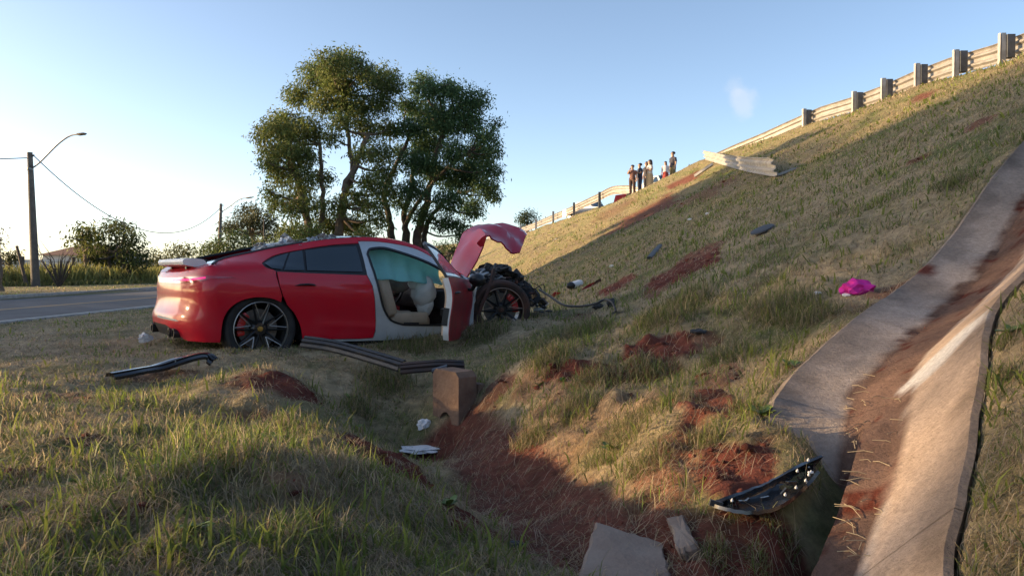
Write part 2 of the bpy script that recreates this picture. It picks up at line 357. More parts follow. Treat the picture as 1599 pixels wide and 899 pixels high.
# ------------------------------------------------------------------ road, kerbs, highway on the embankment
def strip(name, ys, x0, x1, zf, m, kind='structure', th=None):
    V = []; Fc = []
    for i, yy in enumerate(ys): V += [(x0(yy), yy, zf(yy)), (x1(yy), yy, zf(yy))]
    for i in range(len(ys) - 1): Fc.append((2 * i, 2 * i + 1, 2 * i + 3, 2 * i + 2))
    return tag(mk(name, V, Fc, m, smooth=False), kind=kind)
ys_r = np.concatenate([np.arange(-120, 10, 5), np.arange(10, 80, 1.5), np.arange(80, 420, 8)])
M_asph = mat('asphalt', (.075, .074, .080), .85, var=.28, scale=1.3, bump=.35, bscale=180, bdist=.006)
M_line = mat('worn yellow paint', (.42, .235, .07), .7, col2=(.24, .16, .075), scale=9)
M_conc_kerb = mat('kerb concrete', (.40, .38, .35), .9, var=.25, scale=6, bump=.4, bscale=90)
strip('road', ys_r, lambda y: road_c(y) - RW + .04, lambda y: road_c(y) + RW - .04, lambda y: .10, M_asph)
strip('road_centre_line', ys_r, lambda y: road_c(y) - .14, lambda y: road_c(y) + .12, lambda y: .104, M_line)
for sgn, nm in ((1, 'road_kerb'), (-1, 'road_kerb')):
    ys_k = ys_r[ys_r < 300]; V = []; Fc = []
    for yy in ys_k:
        c = road_c(yy) + sgn * RW
        for dx, z in ((-.07, .02), (-.07, .215), (-.05, .235), (.07, .235), (.085, .22), (.085, .02)): V.append((c + dx, yy, z if sgn > 0 else z - .01))
    for i in range(len(ys_k) - 1):
        for k in range(5): Fc.append((6 * i + k, 6 * i + k + 1, 6 * i + k + 7, 6 * i + k + 6))
    tag(mk(nm, V, Fc, M_conc_kerb, smooth=False), kind='structure')
ys_h = np.concatenate([np.arange(-70, 20, 5), np.arange(20, 110, 1.5)])
strip('highway', ys_h, lambda y: crest(y)[0] + 1.0, lambda y: crest(y)[0] + 10.0, lambda y: crest(y)[1] + .06, M_asph)
# ================================================================== CONCRETE DRAIN
M_conc = attr_mat('drain concrete', rough=.95, nscale=40, namp=.22, bump=.9, bscale=55, bdist=.014, spec=.1)
PAR = [(-.43, -.10), (-.43, .012), (-.40, .03), (-.13, -.19), (.06, -.19), (.40, .03), (.43, .012), (.43, -.10)]
def chute_path(n=.045):
    P = catmull([np.array(p) for p in CHUTE], 30); L = [0]
    for a, b in zip(P[:-1], P[1:]): L.append(L[-1] + np.linalg.norm(b - a))
    s = np.arange(0, L[-1], n); P = np.array(P); return np.stack([np.interp(s, L, P[:, 0]), np.interp(s, L, P[:, 1])], 1), s
cp, cs = chute_path(); ct = np.gradient(cp, axis=0); ct /= np.linalg.norm(ct, axis=1, keepdims=True); cn = np.stack([-ct[:, 1], ct[:, 0]], 1)
chute = empty('drain_chute', (float(cp[40, 0]), float(cp[40, 1]), H(*cp[40])))
tag(chute, 'open concrete drain chute running down the grassy embankment, floor covered in brown dirt', 'drain')
def chute_hit(px, py):
    d = ray(px, py); t = 1.4
    while t < 12:
        p = CAM + d * t
        if p[2] < h0(p[0:1], p[1:2])[0] - .09: break
        t += .01
    return p[:2]
white_spot = chute_hit(1483, 560); s_white = float(cs[np.argmin(np.hypot(cp[:, 0] - white_spot[0], cp[:, 1] - white_spot[1]))]); soil_spots = [chute_hit(1180, 735), chute_hit(1425, 450)]
bounds = [0, 1.15, 2.35, 3.6, 5.2, 7.2, 9.6, 12.6, 16.5, 99]
offs = []
for (a, za), (b, zb) in zip(PAR[:-1], PAR[1:]):
    k = 2 if abs(a - b) < .1 else 9
    offs += [(a + (b - a) * t / k, za + (zb - za) * t / k) for t in range(k)]
offs.append(PAR[-1]); offs = np.array(offs)
for b0, b1 in zip(bounds[:-1], bounds[1:]):
    I = np.where((cs >= b0) & (cs <= b1))[0]
    if len(I) < 3: continue
    if I[-1] < len(cs) - 1: I = np.append(I, I[-1] + 1)
    sI = cs[I].copy(); PI_ = cp[I].copy(); PI_[-1] -= ct[I[-1]] * .003
    o = offs[:, 0][None, :]; X = PI_[:, 0:1] - cn[I, 0:1] * o; Y = PI_[:, 1:2] - cn[I, 1:2] * o
    wd = 1 + .24 * (sstep(7, 4.4, sI) * (1 - .5 * sstep(3.4, 1.8, sI)))[:, None] * (o < 0) - .22 * sstep(3.2, 1.6, sI)[:, None] * (o > 0) + .05 * (np.abs(o) > .38) * (fbm(sI * 5, sI * 0 + 3, 3)[:, None] - .5); dep = 1 - .22 * sstep(5, 2, sI)[:, None]
    X = PI_[:, 0:1] - cn[I, 0:1] * o * wd; Y = PI_[:, 1:2] - cn[I, 1:2] * o * wd
    dz = dep * np.tile(offs[:, 1], (len(I), 1)); fl = np.broadcast_to(offs[:, 1] < -.15, X.shape)
    Z = h0(X, Y) + dz + (fbm(X * 6, Y * 6, 3) - .5) * .012 + fl * (fbm(X * 16, Y * 16, 3) - .45) * .03
    bur = sstep(2.35, 1.9, sI)[:, None] * (o < -.08); Z = Z - .16 * bur
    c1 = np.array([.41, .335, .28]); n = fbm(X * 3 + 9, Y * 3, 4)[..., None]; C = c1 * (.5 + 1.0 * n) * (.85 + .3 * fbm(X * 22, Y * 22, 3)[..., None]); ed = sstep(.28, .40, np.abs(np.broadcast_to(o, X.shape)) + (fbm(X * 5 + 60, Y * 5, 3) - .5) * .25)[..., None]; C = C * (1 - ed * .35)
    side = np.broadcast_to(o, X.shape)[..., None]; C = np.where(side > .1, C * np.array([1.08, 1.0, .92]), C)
    up = sstep(4.0, 7, sI)[:, None, None]; C = C * (1 - up * .35)                  # darker further up
    low = 1 - np.abs(side + .035) / .27
    dirt = sstep(.46, .57, low + (fbm(X * 4, Y * 4, 4)[..., None] - .5) * .45)
    dcol = np.array([.15, .093, .070]) * (.6 + .8 * fbm(X * 9, Y * 9 + 4, 4)[..., None])
    C = C * (1 - dirt) + dcol * dirt
    lst = sstep(.62, .74, fbm(X * 13, Y * 13, 3))[..., None] * dirt; C = C * (1 - lst) + np.array([.10, .028, .018]) * lst
    w = sstep(.17, .10, np.hypot((sI[:, None] - s_white) * 1.15, (side[..., 0] - .24) * .75) + (fbm(X * 8, Y * 8, 4) - .5) * .20)[..., None] * (side > .0)
    C = C * (1 - w) + np.array([.52, .50, .48]) * w
    for sp, rr in zip(soil_spots[1:], (.13,)):
        w = sstep(rr, rr * .55, np.hypot(X - sp[0], Y - sp[1]) + (fbm(X * 7, Y * 7, 3) - .5) * .25)[..., None]; C = C * (1 - w) + SOILC * w
    m_, k_ = X.shape; id_ = np.arange(m_ * k_).reshape(m_, k_)
    Q = np.stack([id_[:-1, :-1], id_[:-1, 1:], id_[1:, 1:], id_[1:, :-1]], -1).reshape(-1, 4)
    V = np.stack([X, Y, Z], -1).reshape(-1, 3)
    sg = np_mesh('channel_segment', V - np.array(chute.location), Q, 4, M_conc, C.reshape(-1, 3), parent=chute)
    sg.data.set_sharp_from_angle(angle=R_(40))

# loose broken slab at the end of the drain
M_slab = mat('old concrete', (.29, .23, .185), .92, var=.3, scale=5, bump=.5, bscale=60, col2=(.19, .13, .10), thr=(.3, .75))
def poly_slab(name, pts, th, m, nrm=None, sub=10):
    """thick slab through a 3D outline, edges a little ragged"""
    P = [Vector(p) for p in pts]; c = sum(P, Vector()) / len(P)
    n = nrm or (P[1] - P[0]).cross(P[2] - P[1]).normalized()
    if n.z < 0: n = -n
    ring = []
    for a, b in zip(P, P[1:] + P[:1]):
        for k in range(sub):
            q_ = a.lerp(b, k / sub); ring.append(q_ + Vector((rnd.uniform(-1, 1), rnd.uniform(-1, 1), 0)) * .006)
    M_ = len(ring); V = []; Fc = []
    for s_, dz, inn in ((0, -th, .0), (0, -.012, 0), (0, 0, .012)):
        for q_ in ring: V.append(q_ + n * dz + (c - q_).normalized() * inn)
    V.append(c)
    for i in range(M_):
        j = (i + 1) % M_; Fc += [(i, j, M_ + j, M_ + i), (M_ + i, M_ + j, 2 * M_ + j, 2 * M_ + i), (2 * M_ + i, 2 * M_ + j, 3 * M_)]
    return mk(name, V, Fc, m, smooth=False)
sl = poly_slab('concrete_slab', [at(930, 812, 2.78), at(1035, 845, 2.66), at(1052, 905, 2.34), at(985, 935, 2.2), at(903, 905, 2.36)], .09, M_slab)
tag(sl, 'broken grey concrete slab lying at the foot of the earth channel', 'concrete slab')
sl = poly_slab('concrete_slab', [at(1040, 806, 2.72), at(1066, 800, 2.70), at(1090, 850, 2.5), at(1058, 860, 2.5)], .07, M_slab)
tag(sl, 'small concrete edge piece half buried in red soil beside the larger slab', 'concrete slab')

# culvert headwall with an arched opening
M_head = mat('stained headwall', (.24, .155, .105), .95, col2=(.12, .07, .05), scale=6, bump=1.0, bscale=30, thr=(.3, .7))
hw = empty('culvert_headwall', (-.46, 6.15, -.4), R_(-52))
tag(hw, 'brown stained concrete culvert headwall with a small arched opening above the ditch', 'headwall')
def arch_block(w, h, t, aw, ah):
    """block w wide, h high, t thick (local x = width, y = thickness), arched hole at the foot"""
    out = [(-w / 2, 0), (-w / 2, h * .93), (-w / 2 + .04, h), (w / 2 - .04, h), (w / 2, h * .93), (w / 2, 0)]
    arc = [(aw / 2, 0), (aw / 2, ah - aw / 2)] + [(aw / 2 * math.cos(a), ah - aw / 2 + aw / 2 * math.sin(a)) for a in np.linspace(.3, math.pi - .3, 8)] + [(-aw / 2, ah - aw / 2), (-aw / 2, 0)]
    loop = out + arc; n = len(loop)
    V = [(x, -t / 2, z) for x, z in loop] + [(x, t / 2, z) for x, z in loop]
    tri = delaunay_2d_cdt([Vector(p) for p in loop], [(i, (i + 1) % n) for i in range(n)], [list(range(n))], 1, 1e-6)[2]
    Fc = [tuple(f) for f in tri] + [tuple(i + n for i in f[::-1]) for f in tri] + [(i + n, (i + 1) % n + n, (i + 1) % n, i) for i in range(n)]
    return V, Fc
V, Fc = arch_block(.37, .60, .17, .17, .27); mk('wall_block', V, Fc, M_head, hw, smooth=False)
M_dark = mat('dark hollow', (.012, .010, .009), 1.0)
b_ = MB(); b_.box((0, .35, .12), (.165, .5, .22)); b_.build('hollow_shade', M_dark, hw, smooth=False)  # solid box behind the arch; its near-black colour stands for the shade inside
b_ = MB(); b_.rbox((-.03, .16, .24), (.36, .07, .50), .012); b_.build('back_slab', M_head, hw)

# ================================================================== GRASS
TREE_ZONE = None
def blades(name, n, r0, r1, hfun, wmul, leanmax, cfun, mask, a0=-52, a1=52, m=None, flat=0.0, label=None, pw=1.0):
    r = r0 * (r1 / r0) ** (rng.random(n) ** pw); a = np.radians(rng.uniform(a0, a1, n))
    x = r * np.sin(a); y = r * np.cos(a); x += rng.normal(0, .02, n) * r * .3
    k = mask(x, y); x, y, r = x[k], y[k], r[k]; n = len(x)
    z = lut(HZ, x, y) - .006
    h = hfun(x, y, r) * rng.uniform(.55, 1.3, n); w = np.maximum(.0028, .00075 * r) * wmul * rng.uniform(.7, 1.4, n)
    ph = rng.uniform(0, 2 * math.pi, n); th = rng.random(n) ** .8 * leanmax + flat
    dx, dy = np.cos(ph), np.sin(ph); sx, sy = -dy, dx
    yaw = rng.uniform(-.9, .9, n); sx, sy = sx * np.cos(yaw) - sy * np.sin(yaw), sx * np.sin(yaw) + sy * np.cos(yaw)
    t2 = np.minimum(th * 1.9 + .2, 2.0)
    p0 = np.stack([x, y, z], 1); D1 = np.stack([dx * np.sin(th), dy * np.sin(th), np.cos(th)], 1); D2 = np.stack([dx * np.sin(t2), dy * np.sin(t2), np.cos(t2)], 1)
    p1 = p0 + D1 * (h * .55)[:, None]; p2 = p1 + D2 * (h * .5)[:, None]
    if flat: p1[:, 2] = lut(HZ, p1[:, 0], p1[:, 1]) + .012 + rng.random(n) * .02; p2[:, 2] = lut(HZ, p2[:, 0], p2[:, 1]) + .008 + rng.random(n) * .03
    S = np.stack([sx, sy, np.zeros(n)], 1) * (w / 2)[:, None]
    V = np.stack([p0 - S, p0 + S, p1 + S * .85, p1 - S * .85, p2], 1).reshape(-1, 3)
    b = np.arange(n)[:, None] * 5
    T = np.concatenate([b + np.array([[0, 1, 2]]), b + np.array([[0, 2, 3]]), b + np.array([[3, 2, 4]])], 1).reshape(-1, 3)
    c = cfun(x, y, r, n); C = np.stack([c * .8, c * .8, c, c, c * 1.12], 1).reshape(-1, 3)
    o = np_mesh(name, V, T, 3, m, C, smooth=False); tag(o, label, kind='stuff'); return o
M_grass = attr_mat('grass blades', rough=.55, transl=.5, namp=0, spec=.25)
UT = gp(1195, 775)
def ok_ground(x, y, soil=.55):
    d = chute_d(x, y); e = np.abs(x - road_c(y)); xc, _ = crest(y)
    s = lut(SM, x, y)
    if UT is not None: d = np.where(((x - UT[0]) / .24) ** 2 + ((y - UT[1] + .02) / .13) ** 2 < 1, 0, d)
    return (d > .41) & (e > RW + .12) & (x < xc + .9) & (rng.random(len(x)) > s * (1 / soil) * .62 )
PATCH = lambda x, y: fbm(x * .8 + 2, y * .8 + 9, 4) * .55 + fbm(x * 3.1, y * 3.1, 3) * .45
def col_mix(x, y, r, n):
    p = PATCH(x, y); u = rng.random(n)
    straw = np.array([.52, .42, .26]); brown = np.array([.29, .21, .13]); olive = np.array([.25, .235, .10]); green = np.array([.15, .21, .05]); lime = np.array([.25, .32, .06])
    g = sstep(.42, .57, p)
    pr = np.stack([.50 * (1 - g) + .24 * g, .27 * (1 - g) + .14 * g, .18 * np.ones(n), .04 * (1 - g) + .34 * g, .02 * (1 - g) + .22 * g], 1); pr /= pr.sum(1, keepdims=True)
    k = (u[:, None] > np.cumsum(pr, 1)).sum(1).clip(0, 4)
    return np.stack([straw, brown, olive, green, lime])[k] * rng.uniform(.7, 1.25, (n, 1))
def verge_k(x, y): return sstep(5.0, 6.4, y) * sstep(.6, -.4, x)
def h_turf(x, y, r):
    p = PATCH(x, y); return (1 - .55 * verge_k(x, y)) * (.030 + .045 * sstep(.4, .7, p) + .012 * np.minimum(r, 12) * .1) * (.45 + 1.3 * sstep(.3, .7, fbm(x * 3.3 + 70, y * 3.3, 3)))
def clump(x, y, thr=.5):
    return fbm(x * 6.5 + 31, y * 6.5, 3) + rng.random(len(x)) * .35 - .17 > thr
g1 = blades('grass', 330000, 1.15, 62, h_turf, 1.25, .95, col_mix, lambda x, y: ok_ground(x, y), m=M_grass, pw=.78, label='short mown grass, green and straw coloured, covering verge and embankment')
# dead cut straw lying flat
def col_straw(x, y, r, n):
    return np.array([.50, .40, .27])[None] * rng.uniform(.45, 1.25, (n, 1)) * np.stack([np.ones(n), rng.uniform(.92, 1.04, n), rng.uniform(.8, 1.1, n)], 1)
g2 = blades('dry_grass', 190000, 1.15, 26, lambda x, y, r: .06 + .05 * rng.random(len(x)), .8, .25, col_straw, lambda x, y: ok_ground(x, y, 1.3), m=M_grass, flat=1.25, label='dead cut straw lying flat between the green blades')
# upright fresh blades in clumps
def col_green(x, y, r, n):
    u = rng.random((n, 1)); return (np.array([.14, .175, .045]) * u + np.array([.25, .28, .06]) * (1 - u)) * rng.uniform(.75, 1.2, (n, 1))
g3 = blades('tall_grass', 60000, 1.2, 26, lambda x, y, r: .06 + .07 * rng.random(len(x)), 2.6, .75, col_green, lambda x, y: ok_ground(x, y, .5) & clump(x, y, .60) & (rng.random(len(x)) > .85 * verge_k(x, y)), m=M_grass, label='clumps of fresh upright green blades')
# matted tussocks on the bank in the middle
TUS = [(900, 640, 55, 25), (985, 665, 55, 22), (930, 595, 55, 18), (1050, 625, 50, 22), (860, 560, 50, 12), (1100, 690, 40, 20), (830, 690, 40, 20), (1010, 720, 50, 20), (905, 520, 60, 22), (1040, 495, 60, 18), (1070, 470, 60, 14), (840, 545, 30, 12), (1010, 585, 60, 18), (1140, 560, 50, 30), (960, 700, 60, 25), (1190, 888, 34, 20), (1120, 868, 30, 14), (1215, 815, 40, 8), (1490, 290, 40, 18), (1260, 495, 60, 20), (1570, 590, 30, 30), (1560, 540, 30, 14), (410, 530, 40, 5), (640, 545, 60, 6), (760, 520, 50, 12), (1220, 480, 70, 20), (600, 600, 60, 18), (560, 640, 40, 30),(1160,640,30,30)]
T_c = [(gp(px, py), rx, ry) for px, py, rx, ry in TUS]
def tus_mask(x, y):
    k = np.zeros(len(x), bool)
    for c, rx, ry in T_c:
        w = rx * c[1] / FPX; k |= ((x - c[0]) ** 2 + ((y - c[1]) / 1.3) ** 2 < (w * .9) ** 2 * rng.random(len(x)))
    d = chute_d(x, y); return k & (d > .40) & (((x - UT[0]) / .26) ** 2 + ((y - UT[1]) / .16) ** 2 > 1)
def col_tus(x, y, r, n):
    u = rng.random((n, 1)); return np.where(u < .45, np.array([[.36, .29, .17]]), np.where(u < .8, np.array([[.18, .185, .07]]), np.array([[.17, .23, .05]]))) * rng.uniform(.6, 1.25, (n, 1))
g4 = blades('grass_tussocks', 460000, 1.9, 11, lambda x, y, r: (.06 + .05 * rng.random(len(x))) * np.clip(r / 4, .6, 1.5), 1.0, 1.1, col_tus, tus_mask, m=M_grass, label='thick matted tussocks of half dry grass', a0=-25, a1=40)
print('BLADES', [len(g.data.polygons) for g in (g1, g2, g3, g4)])
# crumbs and clods of red soil
def clods():
    V = []; Fc = []; C = []
    base = bmesh.new(); bmesh.ops.create_icosphere(base, subdivisions=1, radius=1); bv = np.array([v.co for v in base.verts]); bf = np.array([[v.index for v in f.verts] for f in base.faces]); base.free()
    n = 26000; r = 1.3 * (30 / 1.3) ** rng.random(n); a = np.radians(rng.uniform(-45, 45, n)); x = r * np.sin(a); y = r * np.cos(a)
    d = chute_d(x, y); s = lut(SM, x, y); k = ((rng.random(n) < s ** 1.5 * 1.0) & (d > .45)) | ((d < .3) & (rng.random(n) < .05)); x, y, r, d = x[k], y[k], r[k], d[k]; n = len(x)
    z = np.where(d < .44, h0(x, y) - .175, lut(HZ, x, y)); dc, _, _ = pdist(x, y, CHAN); sz = (.004 + .017 * rng.random(n) ** 6) * (1 + r * .13); sz = np.where((d < .44) | (dc < .4), sz * .45, sz)
    sc = rng.uniform(.6, 1.3, (n, 1, 3)); jit = rng.uniform(.45, 1.35, (n, len(bv), 1)); sc[:, :, 2] *= .6
    V = (bv[None] * sc * jit * sz[:, None, None] + np.stack([x, y, z], 1)[:, None]).reshape(-1, 3)
    Fc = (bf[None] + (np.arange(n) * len(bv))[:, None, None]).reshape(-1, 3)
    C = np.repeat(SOILC[None] * rng.uniform(.6, 1.5, (n, 1)), len(bv), 0)
    o = np_mesh('soil_clods', V, Fc, 3, M_ground, C, smooth=False); tag(o, 'crumbs and clods of red brown soil thrown over the grass', kind='stuff'); print('CLODS', n)
clods()
# ================================================================== THE WRECKED CAR
P_r = at(410, 513, 7.7); YAW, PIT = R_(35.9), R_(-2.0)
ax_ = np.array([math.cos(YAW) * math.cos(PIT), math.sin(YAW) * math.cos(PIT), math.sin(PIT)])
ay_ = np.cross([0, 0, 1], ax_); ay_ /= np.linalg.norm(ay_); az_ = np.cross(ax_, ay_)
CR = np.stack([ax_, ay_, az_], 1); CO = P_r + ay_ * .93 - az_ * .36
car = empty('wrecked_car'); tag(car, 'red fastback car with its crushed front torn open, passenger door ajar and bonnet folded up', 'car')
car.matrix_world = Matrix([list(CR[i]) + [CO[i]] for i in range(3)] + [[0, 0, 0, 1]])
def cloc(px, py, y):
    o = CR.T @ (CAM - CO); d = CR.T @ ray(px, py); return o + d * ((y - o[1]) / d[1])
def cdep(px, py, Y): return CR.T @ (at(px, py, Y) - CO)
def proj(L):
    """car coordinates -> photo pixels"""
    W_ = L @ CR.T + CO - CAM; z = W_ @ _f
    return CX + FPX * (W_ @ _r) / z, CY - FPX * (W_ @ _u) / z
YTX, YTY = [-1, -.7, -.3, 0, .5, 1.3, 1.8, 2.3], [.70, .68, .62, .58, .55, .555, .59, .68]
tl = [(283, 431), (311, 419), (350, 403), (400, 393), (414, 389.6), (462.6, 380.6), (503.8, 374.4), (527, 372.4), (560, 370), (590, 371), (626, 376.5), (650, 382.5), (682, 401), (712, 425)]
TP = []
for px, py in tl:
    y = .6
    for _ in range(8): l = cloc(px, py, -y); y = np.interp(l[0], YTX, YTY)
    TP.append((l[0], l[2]))
TP = np.array(TP)
BP = np.array([cloc(px, py, -.9)[[0, 2]] for px, py in [(415.8, 418), (476, 424), (573, 428), (700, 435)]])
def zt(x): return np.interp(x, TP[:, 0], TP[:, 1])
def ztop(x): return (zt(x - .08) + zt(x) + zt(x + .08)) / 3
def zb(x): return np.minimum(np.interp(x, BP[:, 0], BP[:, 1]), ztop(x) - .02)
LOW = np.array([[.0, .86], [.15, .905], [.24, .95], [.34, .952], [.5, .958], [.66, .985], [.78, .995], [.9, .975], [1, .94]])
PLX, PLY = [-.42, 0, .5, 1.2, 2, 2.5, 3, 3.6], [.955, .968, .95, .945, .95, .955, .95, .85]
def Wf(x, z):
    b = zb(x); t = ztop(x); pl = np.interp(x, PLX, PLY)
    z_n = np.clip(z / b, 0, 1)
    kk = np.arange(-2, 3) * .03
    lo = sum(np.interp(z_n + k, LOW[:, 0], LOW[:, 1]) for k in kk) / 5 * pl
    s = np.clip((z - b) / np.maximum(t - b, .02), 0, 1.15)
    yb = np.interp(1, LOW[:, 0], LOW[:, 1]) * pl; yt = np.interp(x, YTX, YTY)
    up = yb + (yt - yb) * s + .022 * np.sin(np.pi * np.clip(s, 0, 1))
    k = sstep(-.10, .10, (z - b) / .8)
    return lo * (1 - k) + np.minimum(up, yb + .01) * k
UL = 1.2; U0 = -.42
_th = np.linspace(0, math.pi / 2, 400); _pw = 2 / 2.3
_sx = np.sin(_th) ** _pw; _sy = np.cos(_th) ** _pw
_al = np.concatenate([[0], np.cumsum(np.hypot(np.diff(_sx * .42), np.diff(_sy * .95)))]); _al /= _al[-1]
XRZ = np.array([[.15, -.66], [.26, -.72], [.36, -.775], [.45, -.785], [.53, -.75], [.62, -.73], [.74, -.735], [.84, -.725], [.90, -.70], [.97, -.65], [1.1, -.56]])
def P(u, z):
    u = np.asarray(u, float); z = np.asarray(z, float)
    uu = np.maximum(u, U0); w = Wf(uu, z)
    s = np.clip((U0 - u) / UL, 0, 1); sx = np.interp(s, _al, _sx); sy = np.interp(s, _al, _sy)
    xr = np.interp(z, XRZ[:, 0], XRZ[:, 1])
    x = np.where(u < U0, U0 + (xr - U0) * sx, u); y = np.where(u < U0, -w * sy, -w)
    return np.stack([x, y, z + 0 * x], -1)
def Pn(u, z):
    e = .004; a = P(u + e, z) - P(u - e, z); b = P(u, z + e) - P(u, z - e); n = np.cross(a, b); n /= np.linalg.norm(n, axis=-1, keepdims=True) + 1e-12
    return n
_gu, _gz = np.meshgrid(np.arange(U0 - UL * .75, 2.7, .01), np.arange(.12, 1.35, .01), indexing='ij')
_gp = P(_gu, _gz); _gx, _gy = proj(_gp.reshape(-1, 3)); _gu, _gz = _gu.ravel(), _gz.ravel()
_gn = Pn(_gu, _gz); _vis = ((_gp.reshape(-1, 3) - CR.T @ (CAM - CO)) * _gn).sum(1) < 0
def uz(px, py):
    """photo pixel -> (u, z) on the car's right side"""
    d = (_gx - px) ** 2 + (_gy - py) ** 2 + (~_vis) * 1e6; i = int(np.argmin(d)); u, z = _gu[i], _gz[i]
    for _ in range(3):
        def pr(a, b): q_ = proj(P(np.array([a]), np.array([b]))); return np.array([q_[0][0], q_[1][0]])
        p0 = pr(u, z); e = .004; J = np.stack([(pr(u + e, z) - p0) / e, (pr(u, z + e) - p0) / e], 1)
        try: st = np.linalg.solve(J, np.array([px, py]) - p0)
        except Exception: break
        if np.abs(st).max() > .06: break
        u += st[0]; z += st[1]
    return (float(u), float(z))
def UZ(L): return [uz(*p) for p in L]
def inside(pts, poly):
    x, y = pts[:, 0], pts[:, 1]; c = np.zeros(len(pts), bool); n = len(poly)
    for i in range(n):
        (x1, y1), (x2, y2) = poly[i], poly[(i + 1) % n]
        k = ((y1 > y) != (y2 > y)) & (x < (x2 - x1) * (y - y1) / (y2 - y1 + 1e-15) + x1); c ^= k
    return c
def shrink(poly, d):
    A = np.array(poly, float); n = len(A); out = []
    area = sum(A[i, 0] * A[(i + 1) % n, 1] - A[(i + 1) % n, 0] * A[i, 1] for i in range(n))
    sg = 1 if area > 0 else -1
    for i in range(n):
        t = A[(i + 1) % n] - A[i - 1]; t /= np.linalg.norm(t) + 1e-9; out.append(A[i] + sg * d * np.array([-t[1], t[0]]))
    return out
def panel_mesh(outline, holes=(), off=0.0, th=.012, step=.045, side=1, fn=None, nc=None):
    def dens(L, s):
        o = []
        for a, b in zip(L, list(L[1:]) + [L[0]]):
            a = np.array(a); b = np.array(b); k = max(1, int(np.ceil(np.linalg.norm(b - a) / s)))
            o += [tuple(a + (b - a) * i / k) for i in range(k)]
        return o
    loops = [dens(outline, step * .8)] + [dens(h, step * .8) for h in holes]
    pts = []; edges = []
    for L in loops:
        b = len(pts); pts += L; edges += [(b + i, b + (i + 1) % len(L)) for i in range(len(L))]
    A = np.array(loops[0]); lo, hi = A.min(0), A.max(0)
    g = np.stack(np.meshgrid(np.arange(lo[0], hi[0], step), np.arange(lo[1], hi[1], step), indexing='ij'), -1).reshape(-1, 2)
    k = inside(g, loops[0])
    for h in loops[1:]: k &= ~inside(g, h)
    g = g[k]; B = np.array(pts); 
    if len(g):
        dm = np.sqrt(((g[:, None] - B[None]) ** 2).sum(2)).min(1); g = g[dm > step * .45]
    allp = pts + [tuple(p) for p in g]
    vo, _, fo, *_r2 = delaunay_2d_cdt([Vector(p) for p in allp], edges, [], 0, 1e-7)
    vo = np.array([tuple(v) for v in vo]); fo = np.array([f for f in fo if len(f) == 3]); c = vo[fo].mean(1)
    k = inside(c, loops[0])
    for h in loops[1:]: k &= ~inside(c, h)
    fo = fo[k]
    S = P(vo[:, 0], vo[:, 1]); N = Pn(vo[:, 0], vo[:, 1])
    if nc is not None: N = np.tile(np.array(nc, float) / np.linalg.norm(nc), (len(vo), 1))
    a2 = (vo[fo[:, 1], 0] - vo[fo[:, 0], 0]) * (vo[fo[:, 2], 1] - vo[fo[:, 0], 1]) - (vo[fo[:, 1], 1] - vo[fo[:, 0], 1]) * (vo[fo[:, 2], 0] - vo[fo[:, 0], 0])
    fo = fo[np.abs(a2) > 2e-6]; a2 = a2[np.abs(a2) > 2e-6]; fo[a2 < 0] = fo[a2 < 0][:, ::-1]
    if fn is not None: S = S + N * fn(vo[:, 0], vo[:, 1])[:, None]
    n = len(vo); V = np.concatenate([S + N * off, S + N * (off - th)])
    ec = {}
    for f in fo:
        for a, b in ((f[0], f[1]), (f[1], f[2]), (f[2], f[0])): ec[(a, b)] = 1
    rim = [(b, a, a + n, b + n) for (a, b) in ec if (b, a) not in ec]
    F_ = [tuple(f) for f in fo] + [tuple(i + n for i in f[::-1]) for f in fo] + rim
    if side < 0: V = V * np.array([1, -1, 1]); F_ = [f[::-1] for f in F_]
    return V, F_
def panel(name, outline, m, parent, **k):
    xf = k.pop('xf', None); V, F_ = panel_mesh(outline, **k)
    if xf is not None: V = xf(V)
    return mk(name, V, F_, m, parent, sharp=50)

def paint(name, c, rough=.28):
    m = mat(name, c, rough, coat=.45, spec=.3, bump=.05, bscale=14, bdist=.02)
    nt = m.node_tree; N = nt.nodes; L = nt.links; b = N['Principled BSDF']      # thin film of dust and fine scratches
    tc = N.new('ShaderNodeTexCoord'); t = N.new('ShaderNodeTexNoise'); t.inputs['Scale'].default_value = 5; t.inputs['Detail'].default_value = 8; L.new(tc.outputs['Object'], t.inputs['Vector'])
    r = N.new('ShaderNodeMapRange'); r.inputs['From Min'].default_value = .42; r.inputs['From Max'].default_value = .72; r.inputs['To Min'].default_value = 0; r.inputs['To Max'].default_value = .16; L.new(t.outputs[0], r.inputs[0])
    mx = N.new('ShaderNodeMix'); mx.data_type = 'RGBA'; L.new(r.outputs[0], mx.inputs['Factor']); mx.inputs['A'].default_value = (*c, 1); mx.inputs['B'].default_value = (c[0] * .6 + .06, c[1] + .05, c[2] + .045, 1); L.new(mx.outputs['Result'], b.inputs['Base Color'])
    r2 = N.new('ShaderNodeMapRange'); r2.inputs['To Min'].default_value = rough * .8; r2.inputs['To Max'].default_value = rough * 1.7; L.new(t.outputs[0], r2.inputs[0]); L.new(r2.outputs[0], b.inputs['Roughness'])
    return m
M_red = paint('red car paint', (.56, .004, .022))
M_reddirty = mat('muddy red paint', (.38, .014, .03), .42, col2=(.24, .03, .035), scale=5, coat=.3)
M_silver = mat('silver bare body', (.50, .53, .55), .38, metal=.25, var=.10, scale=4, coat=.4)
M_white = mat('white painted edge', (.74, .72, .70), .4, var=.08, scale=6)
M_black = mat('black trim', (.014, .014, .016), .45, var=.3, scale=12)
M_rub = mat('tyre rubber', (.022, .021, .021), .85, var=.35, scale=10, bump=.3, bscale=60)
M_mudrub = mat('muddy tyre', (.028, .023, .021), .9, col2=(.10, .045, .03), scale=5, bump=.4, bscale=50)
